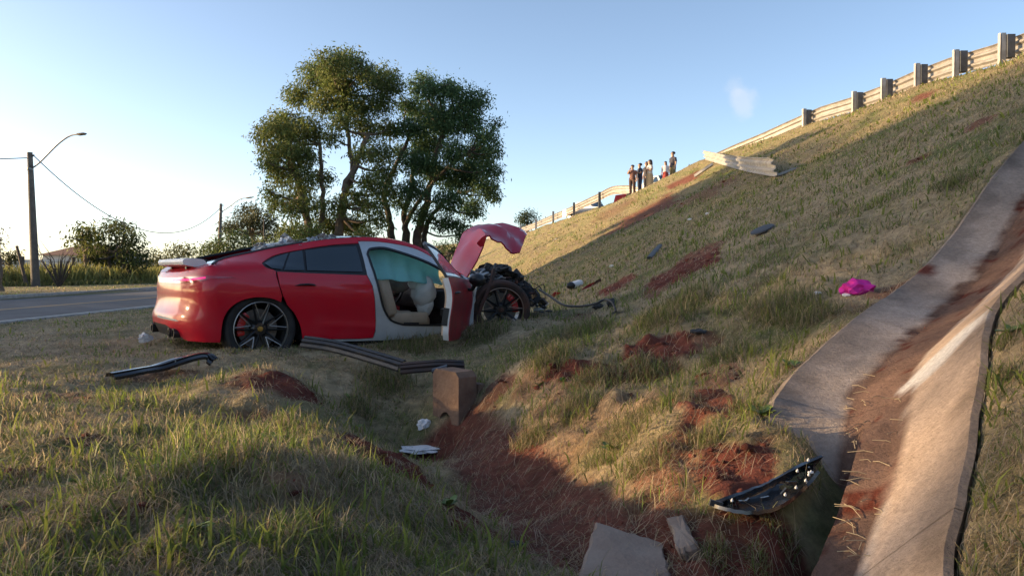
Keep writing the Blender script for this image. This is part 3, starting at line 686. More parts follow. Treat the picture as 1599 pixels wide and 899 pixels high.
M_glass = mat('dark tinted glass', (.010, .022, .030), .05, spec=.8, coat=.6)
M_tint = mat('tinted roof glass', (.12, .16, .18), .04, trans=.9, spec=.6)
M_dglass = mat('door glass', (.55, .60, .62), .04, trans=.85, spec=.6)
M_inner = mat('dark interior', (.016, .016, .018), .8)
M_tan = mat('tan leather', (.62, .43, .28), .55, var=.12, scale=7, bump=.2, bscale=120, bdist=.004)
M_beige = mat('beige leather', (.55, .43, .31), .6, var=.12, scale=7, bump=.2, bscale=120, bdist=.004)
M_cloth = mat('airbag cloth', (.62, .62, .60), .85, var=.08, scale=9, bump=.3, bscale=220, bdist=.003)
M_rimb = mat('black wheel', (.015, .015, .016), .35, coat=.3)
M_rims = mat('machined rim', (.40, .38, .36), .38, metal=.8, var=.15, scale=20)
M_rimd = mat('dusty machined rim', (.30, .21, .16), .5, metal=.5, var=.3, scale=14)
M_cal = mat('red brake caliper', (.50, .015, .015), .4, coat=.4)
M_disc = mat('brake disc', (.16, .155, .15), .45, metal=.8, var=.2, scale=30)
M_gold = mat('gold cap', (.42, .27, .07), .35, metal=.7, var=.2, scale=40)

# ---- right side panels traced in side view
arch = catmull([(345, 527), (346, 512), (350, 495), (360, 480), (376, 469.5), (395, 464.5), (411, 464), (428, 467), (444, 475), (458, 489), (466, 505), (470.5, 529)], 3)
glass_o = catmull([(408.4, 410.5), (424, 400), (446, 393.7), (476.3, 388.2), (517.6, 382), (560.2, 379.3)], 3) + [(572, 427.4)] + catmull([(572, 427.4), (476.3, 424), (435, 422), (415.8, 417.8), (408.4, 410.5)], 3)[1:-1]
G_ = UZ(glass_o)
# quarter panel: bumper, haunch, pillar over the window
top_uz = [(u, float(ztop(u))) for u in np.linspace(U0, float(uz(560, 379)[0]), 26)]
arch_uz = UZ(arch)
doorL = UZ([(430.8, 423), (431.5, 430), (436, 447), (440.5, 462)])
a_join = min(range(len(arch_uz)), key=lambda i: (arch_uz[i][0] - doorL[-1][0]) ** 2 + (arch_uz[i][1] - doorL[-1][1]) ** 2)
ZLO = .215
gtop = G_[:16]                                     # tip ... top right of the glass
gbot_l = [p for p in G_[17:] if p[0] < doorL[0][0] - .01][::-1]    # tip -> door edge along the lower glass edge
rear_end = U0 - UL
q_out = [(rear_end, .46)] + [(rear_end + (U0 - rear_end) * t, .37 - .14 * sstep(.25, .6, t)) for t in np.linspace(0, 1, 14)][0:] + [(U0 + .02, .225)]
q_out += arch_uz[1:a_join + 1] + [doorL[-1]] + doorL[::-1][1:] + gbot_l[::-1] + gtop + top_uz[::-1]
q_out += [(U0 - k * UL / 10, float(np.interp(k, [0, 3, 6, 10], [ztop(U0), .93, .90, .89]))) for k in range(1, 11)]
def dent(u, z):
    d = -.012 * np.exp(-((u - .02) ** 2 / .02 + (z - .86) ** 2 / .004)); return d - .006 * np.exp(-((u + .3) ** 2 / .01 + (z - .8) ** 2 / .004))
panel('quarter_panel', q_out, M_red, car, fn=dent)
panel('quarter_panel', q_out, M_red, car, side=-1)
# glass
qg = UZ([(451.5, 393.7), (440.5, 422.6)])
def between(u0, u1): return [p for p in shrink(G_, .006)]
panel('side_glass_surround', shrink(G_, -.016), M_black, car, off=-.010, th=.006, step=.022, nc=(0, -1, .35))
panel('quarter_window', UZ([(413, 411), (430, 401.5), (450, 395), (440, 420.5), (424, 418.5)]), M_glass, car, off=.003, th=.004, step=.022, nc=(0, -1, .35))
panel('rear_window_pane', UZ([(453, 394.5), (471.5, 391), (475.5, 422), (443, 421.5)]), M_glass, car, off=.003, th=.004, step=.022, nc=(0, -1, .35))
panel('rear_door_window', UZ([(476.5, 391), (515, 386.5), (556, 384.5), (566.5, 424.5), (479.5, 422)]), M_glass, car, off=.0015, th=.004)
# rear door
rd = UZ([(432.8, 424.2), (478, 426.3), (573, 429.8), (581.5, 447), (585.3, 472), (586.4, 500), (585.6, 516), (582, 527.2), (560, 528.5), (472.8, 529.6), (471, 515), (467.5, 503), (460, 488.6), (449, 476.3), (442.2, 461), (437, 445)])
def crease(u, z):
    a = uz(518, 446.5); b = uz(584, 451); m_ = a[1] + (b[1] - a[1]) * (u - a[0]) / (b[0] - a[0])
    d = -.014 * np.exp(-((z - m_) / .012) ** 2) * sstep(a[0] - .1, a[0] + .15, u)
    c = uz(500, 507); e = uz(586, 510); l_ = c[1] + (e[1] - c[1]) * (u - c[0]) / (e[0] - c[0])
    return d + .010 * np.exp(-((z - l_) / .03) ** 2) * sstep(c[0] - .2, c[0] + .2, u)
rdo = panel('rear_door', rd, M_red, car, fn=crease, step=.03)
hp = [P(np.array(a[0]), np.array(a[1])) for a in UZ([(461, 446), (469, 444.3), (480, 443.9), (489, 444.8), (493.5, 446)])]
b_ = MB(); b_.tube([p + np.array([0, -.02 if 0 < i < 4 else .004, 0]) for i, p in enumerate(hp)], [.006, .017, .02, .017, .006], 10, flat=.62); b_.build('handle', M_black, rdo)
panel('rear_door', rd, M_red, car, side=-1); panel('side_glass_surround', shrink(G_, .002), M_tint, car, side=-1)
# silver aperture frame, B pillar and sill
op_t = catmull([(573, 396), (575, 389.5), (581, 386.8), (600, 386), (626, 393), (660, 405), (690, 420), (716, 440)], 3)
op = UZ(op_t) + UZ([(728, 470), (727, 500)]) + UZ(catmull([(700, 508.7), (640, 508.3), (626, 507), (613, 502.5), (606, 496), (597, 478), (588, 440), (578, 410)], 3))
fr_out = [(u, float(ztop(u)) - .042) for u in np.linspace(float(uz(560, 379)[0]), 2.42, 16)] + UZ([(741, 470), (740, 519)]) + UZ([(692, 526.5), (600, 531.5), (560, 532.5), (474, 533.5), (473, 530.6), (560, 529.6), (583, 528), (586.8, 517), (587.6, 500), (586.4, 472), (582.6, 446), (573.7, 428), (561.5, 381)])
fr_out = [p for p in fr_out]
panel('door_frame', fr_out, M_silver, car, holes=[op], off=-.006, th=.03)
V, F_ = panel_mesh(shrink(op, -.003), holes=[shrink(op, .019)], off=.004, th=.02); mk('door_seal', V, F_, M_black, car)
cant = [(u, float(ztop(u))) for u in np.linspace(float(uz(560, 379)[0]) + .002, 2.42, 18)]
panel('roof_rail', cant + [(u, z - .041) for u, z in cant[::-1]], M_red, car, off=.002)
panel('roof_rail', cant + [(u, z - .041) for u, z in cant[::-1]], M_red, car, side=-1)
lf = [(1.2, .15), (1.22, .62)] + [(x, float(zb(x))) for x in np.linspace(1.22, 2.5, 8)] + [(2.52, .15)]
panel('left_front_door', lf, M_red, car, side=-1)
for sd_ in (1, -1):
    b_ = MB(); b_.tube([P(np.array(x), np.array(.145)) * np.array([1, sd_, 1]) + np.array([0, .02 * sd_, 0]) for x in (.42, 1, 1.6, 2.4)], .035, 8); b_.build('sill', M_black, car)
# roof, glasses, deck
def row(u, n=17, crown=.045, zo=0):
    a = P(np.array(u), np.array(float(ztop(max(u, U0))) if u >= U0 else float(np.interp((U0 - u) / UL * 10, [0, 3, 6, 10], [ztop(U0), .93, .90, .89]))))
    t = np.linspace(-1, 1, n); return [np.array([a[0], -a[1] * k * 1.0, a[2] + zo + crown * (1 - k * k)]) for k in -t][::-1]
def top_sheet(name, us, m, crown=.045, zo=0): 
    b = MB(); b.sheet([row(u, crown=crown, zo=zo) for u in us], .006); return b.build(name, m, car, sharp=60)
top_sheet('boot_lid', np.linspace(U0 - UL * .93, U0 - .05, 10), M_red, .004)
top_sheet('rear_screen', np.linspace(U0 - .05, .50, 14), M_glass, .0, -.03)
b_ = MB(); b_.tube([np.array(row(u_, 3)[0]) + np.array([0, .012, .004]) for u_ in np.linspace(U0 - .1, .52, 16)], .014, 6); b_.build('screen_seal', M_black, car)
b_ = MB(); b_.tube([np.array(row(u_, 3)[2]) + np.array([0, -.012, .004]) for u_ in np.linspace(U0 - .1, .52, 16)], .014, 6); b_.build('screen_seal', M_black, car)
top_sheet('glass_roof', np.linspace(.52, 1.62, 14), M_tint, .03)
top_sheet('roof_header', np.linspace(1.63, 1.78, 4), M_red, .05)
top_sheet('windscreen', np.linspace(1.79, 2.40, 9), M_dglass, .06)
# broken glass and paper on the roof edge
M_shard = mat('broken glass', (.55, .58, .60), .3, col2=(.22, .2, .2), scale=30, thr=(.45, .55))
for k, (pxs, y) in enumerate((([(403, 391), (411, 384), (430, 381), (447, 379), (452, 369), (462, 378), (463, 381.5), (440, 385), (420, 388)], -.55), ([(501, 375), (505, 371), (514, 372), (522, 370.5), (527, 373.2)], -.53))):
    L = [cloc(a, b, y) for a, b in pxs]; V = [l for l in L] + [l + np.array([.0, .25, .012]) for l in L]; n = len(L)
    b_ = MB(); b_.add(V, [tuple(range(n)), tuple(range(2 * n - 1, n - 1, -1))] + [(i, i + n, (i + 1) % n + n, (i + 1) % n) for i in range(n)])
    for _ in range(14):
        i = rnd.randrange(n); c = L[i] + np.array([rnd.uniform(-.08, .08), rnd.uniform(0, .2), rnd.uniform(-.0, .02)]); b_.box(c, (rnd.uniform(.03, .1), rnd.uniform(.03, .08), .004), M=Matrix.Rotation(rnd.uniform(-1, 1), 3, 'X') @ Matrix.Rotation(rnd.uniform(0, 3), 3, 'Z'))
    b_.build('broken_glass', M_shard, car, smooth=False)
# rear: lamp, spoiler, lower diffuser, exhausts
M_lampr = mat('tail lamp lens', (.42, .006, .02), .12, coat=1.0, spec=.7)
M_lampl = mat('lit tail lamp', (.6, .02, .15), .2); _b = M_lampl.node_tree.nodes['Principled BSDF']; _b.inputs['Emission Color'].default_value = (1, .02, .22, 1); _b.inputs['Emission Strength'].default_value = .45
lu = lambda t: U0 - UL * t
panel('tail_light', [(lu(-.12), .862), (lu(.1), .842), (lu(.3), .80), (lu(.6), .79), (lu(1), .79), (lu(1), .835), (lu(.6), .845), (lu(.3), .862), (lu(.1), .872)], M_lampr, car, off=.005, th=.01, step=.02)
panel('tail_light_strip', [(lu(.16), .845), (lu(.35), .818), (lu(.7), .806), (lu(.7), .826), (lu(.35), .838), (lu(.16), .858)], M_lampl, car, off=.008, th=.006, step=.02)
panel('tail_light', [(lu(-.12), .862), (lu(.1), .842), (lu(.3), .80), (lu(.6), .79), (lu(1), .79), (lu(1), .835), (lu(.6), .845), (lu(.3), .862), (lu(.1), .872)], M_lampr, car, off=.005, th=.01, step=.02, side=-1)
sp = []
for yy in np.linspace(-.56, .56, 15):
    e = 1 - .1 * abs(yy) ** 3 * 4; sp.append([np.array([-.47 + .03 * abs(yy) - d * .25 * e, yy, 1.0 + z * 1.5]) for d, z in ((0, .0), (.15, .022), (.6, .028), (.95, .02), (1.0, .0), (.95, -.018), (.5, -.03), (.1, -.022), (0, 0))])
b_ = MB(); b_.sheet(sp); b_.add(sp[0], [tuple(range(8, -1, -1))[:-1]]); b_.add(sp[-1], [tuple(range(8))]); spo = b_.build('spoiler', M_white, car)
for yy in (-.33, .33):
    b_ = MB(); b_.box((-.55, yy, .925), (.10, .05, .13)); b_.build('spoiler_arm', M_black, spo, smooth=False)
b_ = MB(); b_.box((-.50, -.50, 1.02), (.10, .10, .035)); b_.build('broken_mount', M_black, spo, smooth=False)
dif = [[np.array(P(np.array(u), np.array(z))) * np.array([1, s_, 1]) - np.array([.0, 0, 0]) for z in (.255, .29, .32, .37, .405)] for s_, us in ((1, np.linspace(U0 - .05, rear_end, 14)), (-1, np.linspace(rear_end, U0 - .05, 14))) for u in us]
b_ = MB(); b_.sheet([[p * np.array([.985, .985, 1]) for p in r] for r in dif], .01); b_.build('rear_diffuser', M_black, car)
for sd_ in (1, -1):
    b_ = MB()
    for k in (0, 1): b_.lathe([(.04, .12), (.048, .0), (.048, -.01), (.038, -.01), (.036, .1)], (-.735 - .02 * k, sd_ * -(.50 - .11 * k), .295), (1, 0, 0), 16)
    b_.build('exhaust_pipe', M_black, car)
panel('bumper_strip', [(lu(.45), .418), (lu(.7), .425), (lu(1), .43), (lu(1), .452), (lu(.7), .447), (lu(.5), .436)], M_silver, car, off=.006, th=.01, step=.03)
# inner shell behind the gaps, floor, firewall
inn = [(u, .2) for u in np.linspace(-.9, 1.25, 8)] + [(1.28, .6), (1.24, .88)] + [(x, float(ztop(x)) - .05) for x in np.linspace(1.2, -.5, 12)] + [(-.9, .88)]
av = [(x, z) for x, z in zip(.47 * np.cos(np.linspace(math.pi, 0, 14)), .38 + .47 * np.sin(np.linspace(math.pi, 0, 14)))]
def arch_cut(side):
    o = [(-.9, .27), (-.475, .27)] + av + [(.475, .2), (1.25, .2), (1.28, .6), (1.24, .80)] + [(x, float(zb(x)) - .03) for x in np.linspace(1.2, -.5, 8)] + [(-.9, .84)]
    return panel('inner_panel', o, M_inner, car, off=-.03, th=.006, side=side)
arch_cut(1); arch_cut(-1)
b_ = MB(); b_.box((1.45, 0, .20), (2.0, 1.62, .03)); b_.build('floor_pan', M_inner, car, smooth=False)
b_ = MB(); b_.box((2.45, 0, .5), (.04, 1.6, .6)); b_.build('bulkhead', M_inner, car, smooth=False)
for sd_ in (1, -1):
    b_ = MB(); n = 20
    for y0, y1 in ((.56, .885),): b_.sheet([[np.array([.445 * math.cos(a), -sd_ * y, .37 + .445 * math.sin(a)]) for y in (y0, (y0 + y1) / 2, y1)] for a in np.linspace(-.3, math.pi + .3, n)], .01)
    b_.build('wheel_liner', M_inner, car)
b_ = MB(); b_.box((0, 0, .42), (.9, 1.18, .40)); b_.box((-.45, 0, .35), (.3, 1.1, .24)); b_.build('underbody', M_inner, car, smooth=False)
b_ = MB(); b_.box((.35, 0, .62), (.06, 1.5, .75), M=Matrix.Rotation(-.3, 3, 'Y')); b_.build('rear_bulkhead', M_inner, car, smooth=False)

# ---- wheels
def wheel(loc, yaw=0, tilt=0, R=.362, rr=.275, muddy=False, side=1, spin=0):
    w = empty('wheel', loc, 0, car); w.rotation_euler = (tilt, 0, yaw)
    s = -side                                                    # outward is local s*y
    def Y(d): return s * d
    prof = [(rr - .01, -.11), (rr + .02, -.125), (R - .035, -.135), (R - .012, -.12), (R, -.09), (R + .002, 0), (R, .09), (R - .012, .118), (R - .035, .132), (rr + .03, .128), (rr + .008, .118), (rr - .004, .10)]
    b = MB(); b.lathe([(r, Y(h)) for r, h in prof], (0, 0, 0), (0, 1, 0), 48); b.build('tyre', M_mudrub if muddy else M_rub, w)
    b = MB(); b.lathe([(rr - .002, Y(.104)), (rr + .001, Y(.118)), (rr - .007, Y(.121)), (rr - .011, Y(.105)), (rr - .013, Y(.08))], (0, 0, 0), (0, 1, 0), 48)
    mr_ = M_rimd if muddy else M_rims
    for k in range(5):
        a = math.pi / 2 + k * 2 * math.pi / 5 + spin
        for da in (-.26, .26):
            p0 = np.array([math.cos(a) * .10, Y(.075), math.sin(a) * .10]); p1 = np.array([math.cos(a + da) * (rr - .012), Y(.11), math.sin(a + da) * (rr - .012)])
            b.tube([p0, (p0 + p1) / 2 + np.array([0, Y(.012), 0]), p1], [.0065, .0055, .0055], 6)
    b.build('rim', mr_, w)
    b = MB(); b.lathe([(rr - .016, Y(.10)), (rr - .03, Y(.06)), (rr - .045, Y(-.08)), (rr - .02, Y(-.11))], (0, 0, 0), (0, 1, 0), 40)
    for k in range(5):
        a = math.pi / 2 + k * 2 * math.pi / 5 + spin
        for da in (-.36, .36):
            a2 = a + da * .9; p0 = np.array([math.cos(a + da * 1.4) * .06, Y(.06), math.sin(a + da * 1.4) * .06]); p1 = np.array([math.cos(a2) * (rr - .016), Y(.095), math.sin(a2) * (rr - .016)])
            b.tube([p0, (p0 + p1) / 2 + np.array([0, Y(.006), 0]), p1], [.030, .022, .020], 6, flat=.5)
    b.lathe([(.0, Y(.085)), (.06, Y(.082)), (.085, Y(.06)), (.09, Y(.0))], (0, 0, 0), (0, 1, 0), 24); b.build('spoke_set', M_rimb, w)
    b = MB(); b.lathe([(0, Y(.099)), (.024, Y(.097)), (.030, Y(.084))], (0, 0, 0), (0, 1, 0), 20); b.build('centre_cap', M_gold if not muddy else M_mudrub, w)
    b = MB(); b.lathe([(.06, Y(.0)), (.2, Y(.0)), (.2, Y(-.03)), (.06, Y(-.03))], (0, 0, 0), (0, 1, 0), 40); b.build('brake_disc', M_disc, w)
    b = MB()
    for a in np.linspace(-.5, .5, 6):
        aa = (math.pi - .25 if not muddy else .5) + a; b.rbox((math.cos(aa) * .185, Y(.02), math.sin(aa) * .185), (.075, .07, .05), .01, M=Matrix.Rotation(-aa, 3, 'Y'))
    b.build('brake_caliper', M_cal, w)
    return w
wheel((0, -.775, .352), tilt=-.02)
wheel((0, .80, .352), side=-1)
fl = cdep(788, 483, 9.40); print('front wheel', fl)
wheel((fl[0], fl[1] + .10, fl[2]), yaw=R_(-24), tilt=R_(5), muddy=True, spin=.06)
wheel((2.95, .78, .42), side=-1, muddy=True)
# ---- opened passenger door
HX, HY, DOORA = 2.46, -.90, R_(47.5)
def dxf(V):
    V = np.array(V, float); x = V[:, 0] - HX; y = V[:, 1] - HY; c, s = math.cos(DOORA), math.sin(DOORA)
    return np.stack([HX + x * c - y * s, HY + x * s + y * c, V[:, 2]], 1)
zbl = lambda x: float(zb(x))
d_out = [(1.33, .262), (1.285, .34), (1.27, .55), (1.25, .75), (1.235, zbl(1.24) - .01)] + [(x, zbl(x) - .005) for x in np.linspace(1.3, 2.40, 8)] + [(2.44, .6), (2.43, .235)]
fd = panel('front_door', d_out, M_reddirty, car, off=.0, th=.012, xf=dxf)
panel('door_shell', shrink(d_out, .002), M_white, fd, off=-.0125, th=.06, xf=dxf)
panel('door_card', shrink(d_out, .055), M_tan, fd, off=-.074, th=.025, xf=dxf)
dc = [(1.34, .36), (1.34, .62), (2.3, .64), (2.3, .36)]
panel('armrest', [(1.45, .50), (1.42, .57), (2.1, .60), (2.1, .50)], M_black, fd, off=-.095, th=.06, xf=dxf)
panel('latch_trim', [(1.272, .42), (1.265, .60), (1.30, .60), (1.305, .42)], M_black, fd, off=-.030, th=.06, xf=dxf)
wz = lambda x, k: float(zb(x)) + (float(ztop(x)) - .05 - float(zb(x))) * k
w_out = [(1.245, zbl(1.25)), (1.26, wz(1.26, .5)), (1.30, wz(1.30, .93)), (1.36, wz(1.36, 1.0))] + [(x, wz(x, 1.0)) for x in (1.5, 1.65, 1.8, 1.95, 2.1, 2.25)] + [(2.33, zbl(2.33) + .01)] + [(x, zbl(x)) for x in (2.0, 1.6)]
panel('window_glass', shrink(w_out, .012), M_dglass, fd, off=-.03, th=.005, xf=dxf)
V, F_ = panel_mesh(w_out, holes=[shrink(w_out, .026)], off=-.02, th=.028, step=.03); mk('window_frame', dxf(V), F_, M_black, fd)
# door handle and mirror
def dpt(u, z, o=0): return dxf([P(np.array(u), np.array(z)) + Pn(np.array(u), np.array(z)) * o])[0]
b_ = MB(); b_.tube([dpt(1.34, .765, .0), dpt(1.38, .768, .022), dpt(1.48, .77, .022), dpt(1.53, .768, .0)], [.008, .018, .018, .008], 8, flat=.6); b_.build('handle', M_black, fd)
mc = dpt(2.10, .86, .14)
b_ = MB(); b_.blob(mc, (.085, .11, .075), 3, .05, 3); b_.tube([dpt(2.17, .80, -.01), dpt(2.15, .79, .05), mc], [.02, .022, .03], 8); b_.build('mirror', M_black, fd)
# ---- interior
def seat(y, m, rec):
    s = empty('seat', (1.74, y, .27), 0, car)
    b = MB(); b.rbox((.12, 0, .13), (.52, .48, .15), .05); b.rbox((.12, -.21, .17), (.46, .08, .15), .035); b.rbox((.12, .21, .17), (.46, .08, .15), .035); b.build('cushion', m, s, sharp=60)
    M_ = Matrix.Rotation(-rec, 3, 'Y'); f = lambda p: np.array(M_ @ Vector(p)) + np.array((-.14, 0, .16))
    b = MB(); b.rbox(f((0, 0, .28)), (.13, .44, .52), .05, M=M_); b.rbox(f((.03, -.2, .26)), (.15, .09, .46), .04, M=M_); b.rbox(f((.03, .2, .26)), (.15, .09, .46), .04, M=M_); b.build('backrest', m, s, sharp=60)
    b = MB(); b.rbox(f((.01, 0, .66)), (.11, .26, .17), .045, M=M_); b.build('headrest', m, s, sharp=60)
    b = MB(); b.rbox((.1, -.265 if y < 0 else .265, .1), (.2, .02, .05), .008); b.build('seat_switch', M_black, s)
    return s
seat(-.36, M_beige, .32); seat(.38, M_tan, .2)
# rear seat bench
b_ = MB(); b_.rbox((.75, 0, .62), (.16, 1.25, .55), .06, M=Matrix.Rotation(-.35, 3, 'Y')); b_.rbox((.86, 0, .36), (.5, 1.25, .16), .05); b_.build('rear_bench', M_tan, car, sharp=60)
b_ = MB(); b_.rbox((1.85, .02, .36), (1.0, .2, .2), .03); b_.build('centre_console', M_black, car)
b_ = MB(); b_.rbox((2.42, 0, .66), (.30, 1.45, .24), .06); b_.build('dashboard', M_inner, car)
stw = MB(); c = Vector((2.14, .38, .72)); A_ = Vector((1, 0, -.4)).normalized(); a1 = A_.orthogonal().normalized(); a2 = A_.cross(a1)
stw.tube([c + (a1 * math.cos(t) + a2 * math.sin(t)) * .175 for t in np.linspace(0, 2 * math.pi, 25)], .014, 6); stw.blob(c, (.05, .07, .06), 4, .05); stw.build('steering_wheel', M_black, car)
# deployed airbags
M_curt = mat('teal curtain airbag', (.55, .93, .94), .7, var=.1, scale=14, bump=.4, bscale=40)
_n = M_curt.node_tree; _t = _n.nodes.new('ShaderNodeBsdfTranslucent'); _t.inputs['Color'].default_value = (.45, .92, .93, 1); _x = _n.nodes.new('ShaderNodeMixShader'); _x.inputs[0].default_value = .6
_n.links.new(_n.nodes['Principled BSDF'].outputs[0], _x.inputs[1]); _n.links.new(_t.outputs[0], _x.inputs[2]); _n.links.new(_x.outputs[0], _n.nodes['Material Output'].inputs['Surface'])
rows = []
for i, t in enumerate(np.linspace(0, 1, 40)):
    x = 1.20 + 1.05 * t; z0 = float(ztop(x)) - .07; z1 = .905 - .055 * t + .008 * math.sin(t * 23)
    rows.append([np.array([x, -(.50 + .12 * k - .02 * math.sin(t * 31 + k) - .045 * math.sin(math.pi * k)), z0 + (min(z1, z0 - .01) - z0) * k]) for k in np.linspace(0, 1, 8)])
b_ = MB(); b_.sheet(rows, .02); b_.build('curtain_airbag', M_curt, car, sharp=80)
b_ = MB(); c = cloc(660, 456, -.45); b_.blob(c, (.13, .2, .20), 5, .16, 3, 1.5); b_.blob(c + np.array([.02, -.02, -.16]), (.075, .13, .14), 6, .2, 3); b_.blob(c + np.array([-.06, .05, .12]), (.09, .14, .10), 7, .2, 3); b_.build('passenger_airbag', M_cloth, car, sharp=80)
M_gbag = mat('grey airbag', (.30, .28, .26), .85, var=.1, scale=10)
b_ = MB(); c = cloc(622, 440, .05); b_.blob(c, (.16, .13, .14), 8, .12, 3, 1.3); b_.build('side_airbag', M_gbag, car, sharp=80)

# ---- folded bonnet
near = [(728, 436), (741, 414), (749, 398), (755, 384), (760, 368), (768, 373), (777, 377), (787, 382), (794, 393), (803, 396), (812, 394)]
farr = [(700, 428), (706, 408), (712, 392), (718, 378), (725, 362), (738, 355), (756, 351), (775, 349), (794, 350), (812, 357), (822, 367)]
NY = [-.45, -.45, -.43, -.42, -.42, -.40, -.40, -.42, -.45, -.48, -.48]; FY = [.1, .15, .2, .25, .35, .4, .4, .38, .3, .2, .1]
A = catmull([cloc(*p, y) for p, y in zip(near, NY)], 2); B = catmull([cloc(*p, y) for p, y in zip(farr, FY)], 2)
rows = []
for i, (a, b) in enumerate(zip(A, B)):
    r = []
    for k in np.linspace(0, 1, 9):
        p = a + (b - a) * k; s = math.sin(math.pi * k)
        bul = .05 * s + .028 * math.sin(9 * k + i * .7) * s + .05 * (.25 - abs(mnoise(Vector((i * .34, k * 3, 1.5))))) + .02 * mnoise(Vector((i * .9, k * 8, 4)))
        r.append(p + np.array([.3, -.1, 1.0]) * bul)
    rows.append(r)
b_ = MB(); b_.sheet(rows, .02); M_hood = paint('bonnet paint', (.42, .010, .035), .26)
hood = b_.build('bonnet', M_hood, car, sharp=24)
tri = [cloc(760, 366, -.43), cloc(752, 371, -.46), cloc(744, 380, -.47), cloc(750, 386, -.45), cloc(756, 384, -.44)]
b_ = MB(); b_.add(tri + [p + np.array([.01, .02, .004]) for p in tri], [(0, 1, 2, 3, 4), (9, 8, 7, 6, 5)] + [(i, (i + 1) % 5, (i + 1) % 5 + 5, i + 5) for i in range(5)]); b_.build('torn_edge', M_red, hood, smooth=False)
# ---- crushed front: aprons, hoses, radiator, lamp remains
M_grey = mat('grey apron steel', (.36, .37, .37), .5, metal=.4, var=.4, scale=6, bump=.3, bscale=20)
M_eng = mat('dark engine parts', (.028, .028, .03), .5, col2=(.13, .125, .12), scale=14, thr=(.45, .75))
M_alu = mat('scuffed aluminium', (.40, .41, .42), .4, metal=.8, var=.3, scale=12)
M_mud = mat('mud caked plastic', (.045, .03, .026), .9, col2=(.12, .045, .03), scale=6, bump=.5, bscale=30)
def crush(name, pxs, y0, y1, m, amp=.02, seed=0, n=14):
    """crumpled plate through a photo outline, from depth y0 to y1 in car space"""
    T_ = catmull([cloc(*p, y0) for p in pxs], 4); rows = []
    for i, p in enumerate(T_):
        rows.append([p + np.array([0, (y1 - y0) * k, 0]) + np.array([mnoise(Vector((i * .4, k * 5, seed))) , 0, mnoise(Vector((i * .4, k * 5, seed + 7)))]) * amp * 2 for k in np.linspace(0, 1, n)])
    b = MB(); b.sheet(rows, .012); return b.build(name, m, car, sharp=45)
crush('fender_apron', [(737, 520), (739, 495), (741, 470), (745, 445), (752, 432), (764, 428)], -.86, -.55, M_grey, .03, 1)
crush('inner_fender', [(742, 510), (748, 492), (752, 470), (756, 452), (766, 440), (790, 434)], -.74, -.40, M_grey, .03, 2)
crush('strut_tower', [(757, 440), (770, 424), (786, 416), (802, 424), (812, 436)], -.62, -.2, M_eng, .05, 3)
def hose(name, pts, r, m, n=8):
    b = MB(); b.tube([p for p in catmull(pts, 6)], r, n); return b.build(name, m, car)
C_ = lambda px, py, y: cloc(px, py, y)
hose('bracket', [C_(767, 470, -.78), C_(769, 440, -.80), C_(771, 424, -.76), C_(774, 412, -.72)], [.022] * 19, M_eng)
hose('wheel_arch_liner', [C_(741, 505, -.9), C_(752, 478, -.93), C_(764, 448, -.92), C_(771, 420, -.86)], .022, M_mud)
for k in range(26):
    p = [C_(738 + rnd.uniform(-3, 40), 428 + rnd.uniform(-8, 26), -.7 + rnd.uniform(-.1, .4)) for _ in range(4)]
    hose('hose', p, rnd.uniform(.007, .016), rnd.choice([M_alu, M_eng, M_alu, M_grey]))
for k in range(46):
    px, py = 760 + rnd.random() * 60, 418 + rnd.random() * 22; py += max(0, px - 790) * .42
    c = C_(px, py, rnd.uniform(-.75, -.1)); M_ = Matrix.Rotation(rnd.uniform(0, 3), 3, 'X') @ Matrix.Rotation(rnd.uniform(0, 3), 3, 'Z')
    b_ = MB(); d = (rnd.uniform(.05, .2), rnd.uniform(.02, .09), rnd.uniform(.008, .035))
    if rnd.random() < .6: b_.rbox(c, d, .012, M=M_)
    else: b_.blob(c, tuple(x * .55 for x in d), k, .3, 2)
    b_.build(rnd.choice(['engine_block', 'engine_cover', 'air_duct', 'mount']), rnd.choice([M_eng, M_eng, M_black, M_grey, M_alu, M_mud]), car)
for k in range(60):
    t = rnd.random(); px = 806 + t * 46 + rnd.uniform(-6, 6); py = 438 + t * 44 + rnd.uniform(-8, 14)
    if py > 492 - t * 4: py = 490 - rnd.random() * 10
    c = C_(px, py, rnd.uniform(-.8, .1)); M_ = Matrix.Rotation(rnd.uniform(0, 3), 3, 'X') @ Matrix.Rotation(rnd.uniform(0, 3), 3, 'Y')
    b_ = MB(); d = (rnd.uniform(.03, .16), rnd.uniform(.02, .08), rnd.uniform(.006, .045))
    if rnd.random() < .5: b_.box(c, d, M=M_)
    else: b_.blob(c, tuple(x * .5 for x in d), k + 40, .4, 1)
    b_.build(rnd.choice(['radiator_piece', 'lamp_fragment', 'grille_piece', 'bumper_fragment']), rnd.choice([M_eng, M_black, M_eng, M_alu, M_mud, M_black]), car, smooth=False)
for k in range(10):
    a = (803 + rnd.random() * 30, 436 + rnd.random() * 24); hose('cable', [C_(*a, -.5), C_(a[0] + rnd.uniform(2, 22), a[1] + rnd.uniform(-12, 14), -.6), C_(a[0] + rnd.uniform(10, 30), a[1] + rnd.uniform(2, 26), -.55)], .006, M_black, 5)
b_ = MB(); b_.blob(C_(792, 462, -.1), (.30, .55, .22), 77, .3, 3); b_.build('engine_bay', M_inner, car, smooth=False)
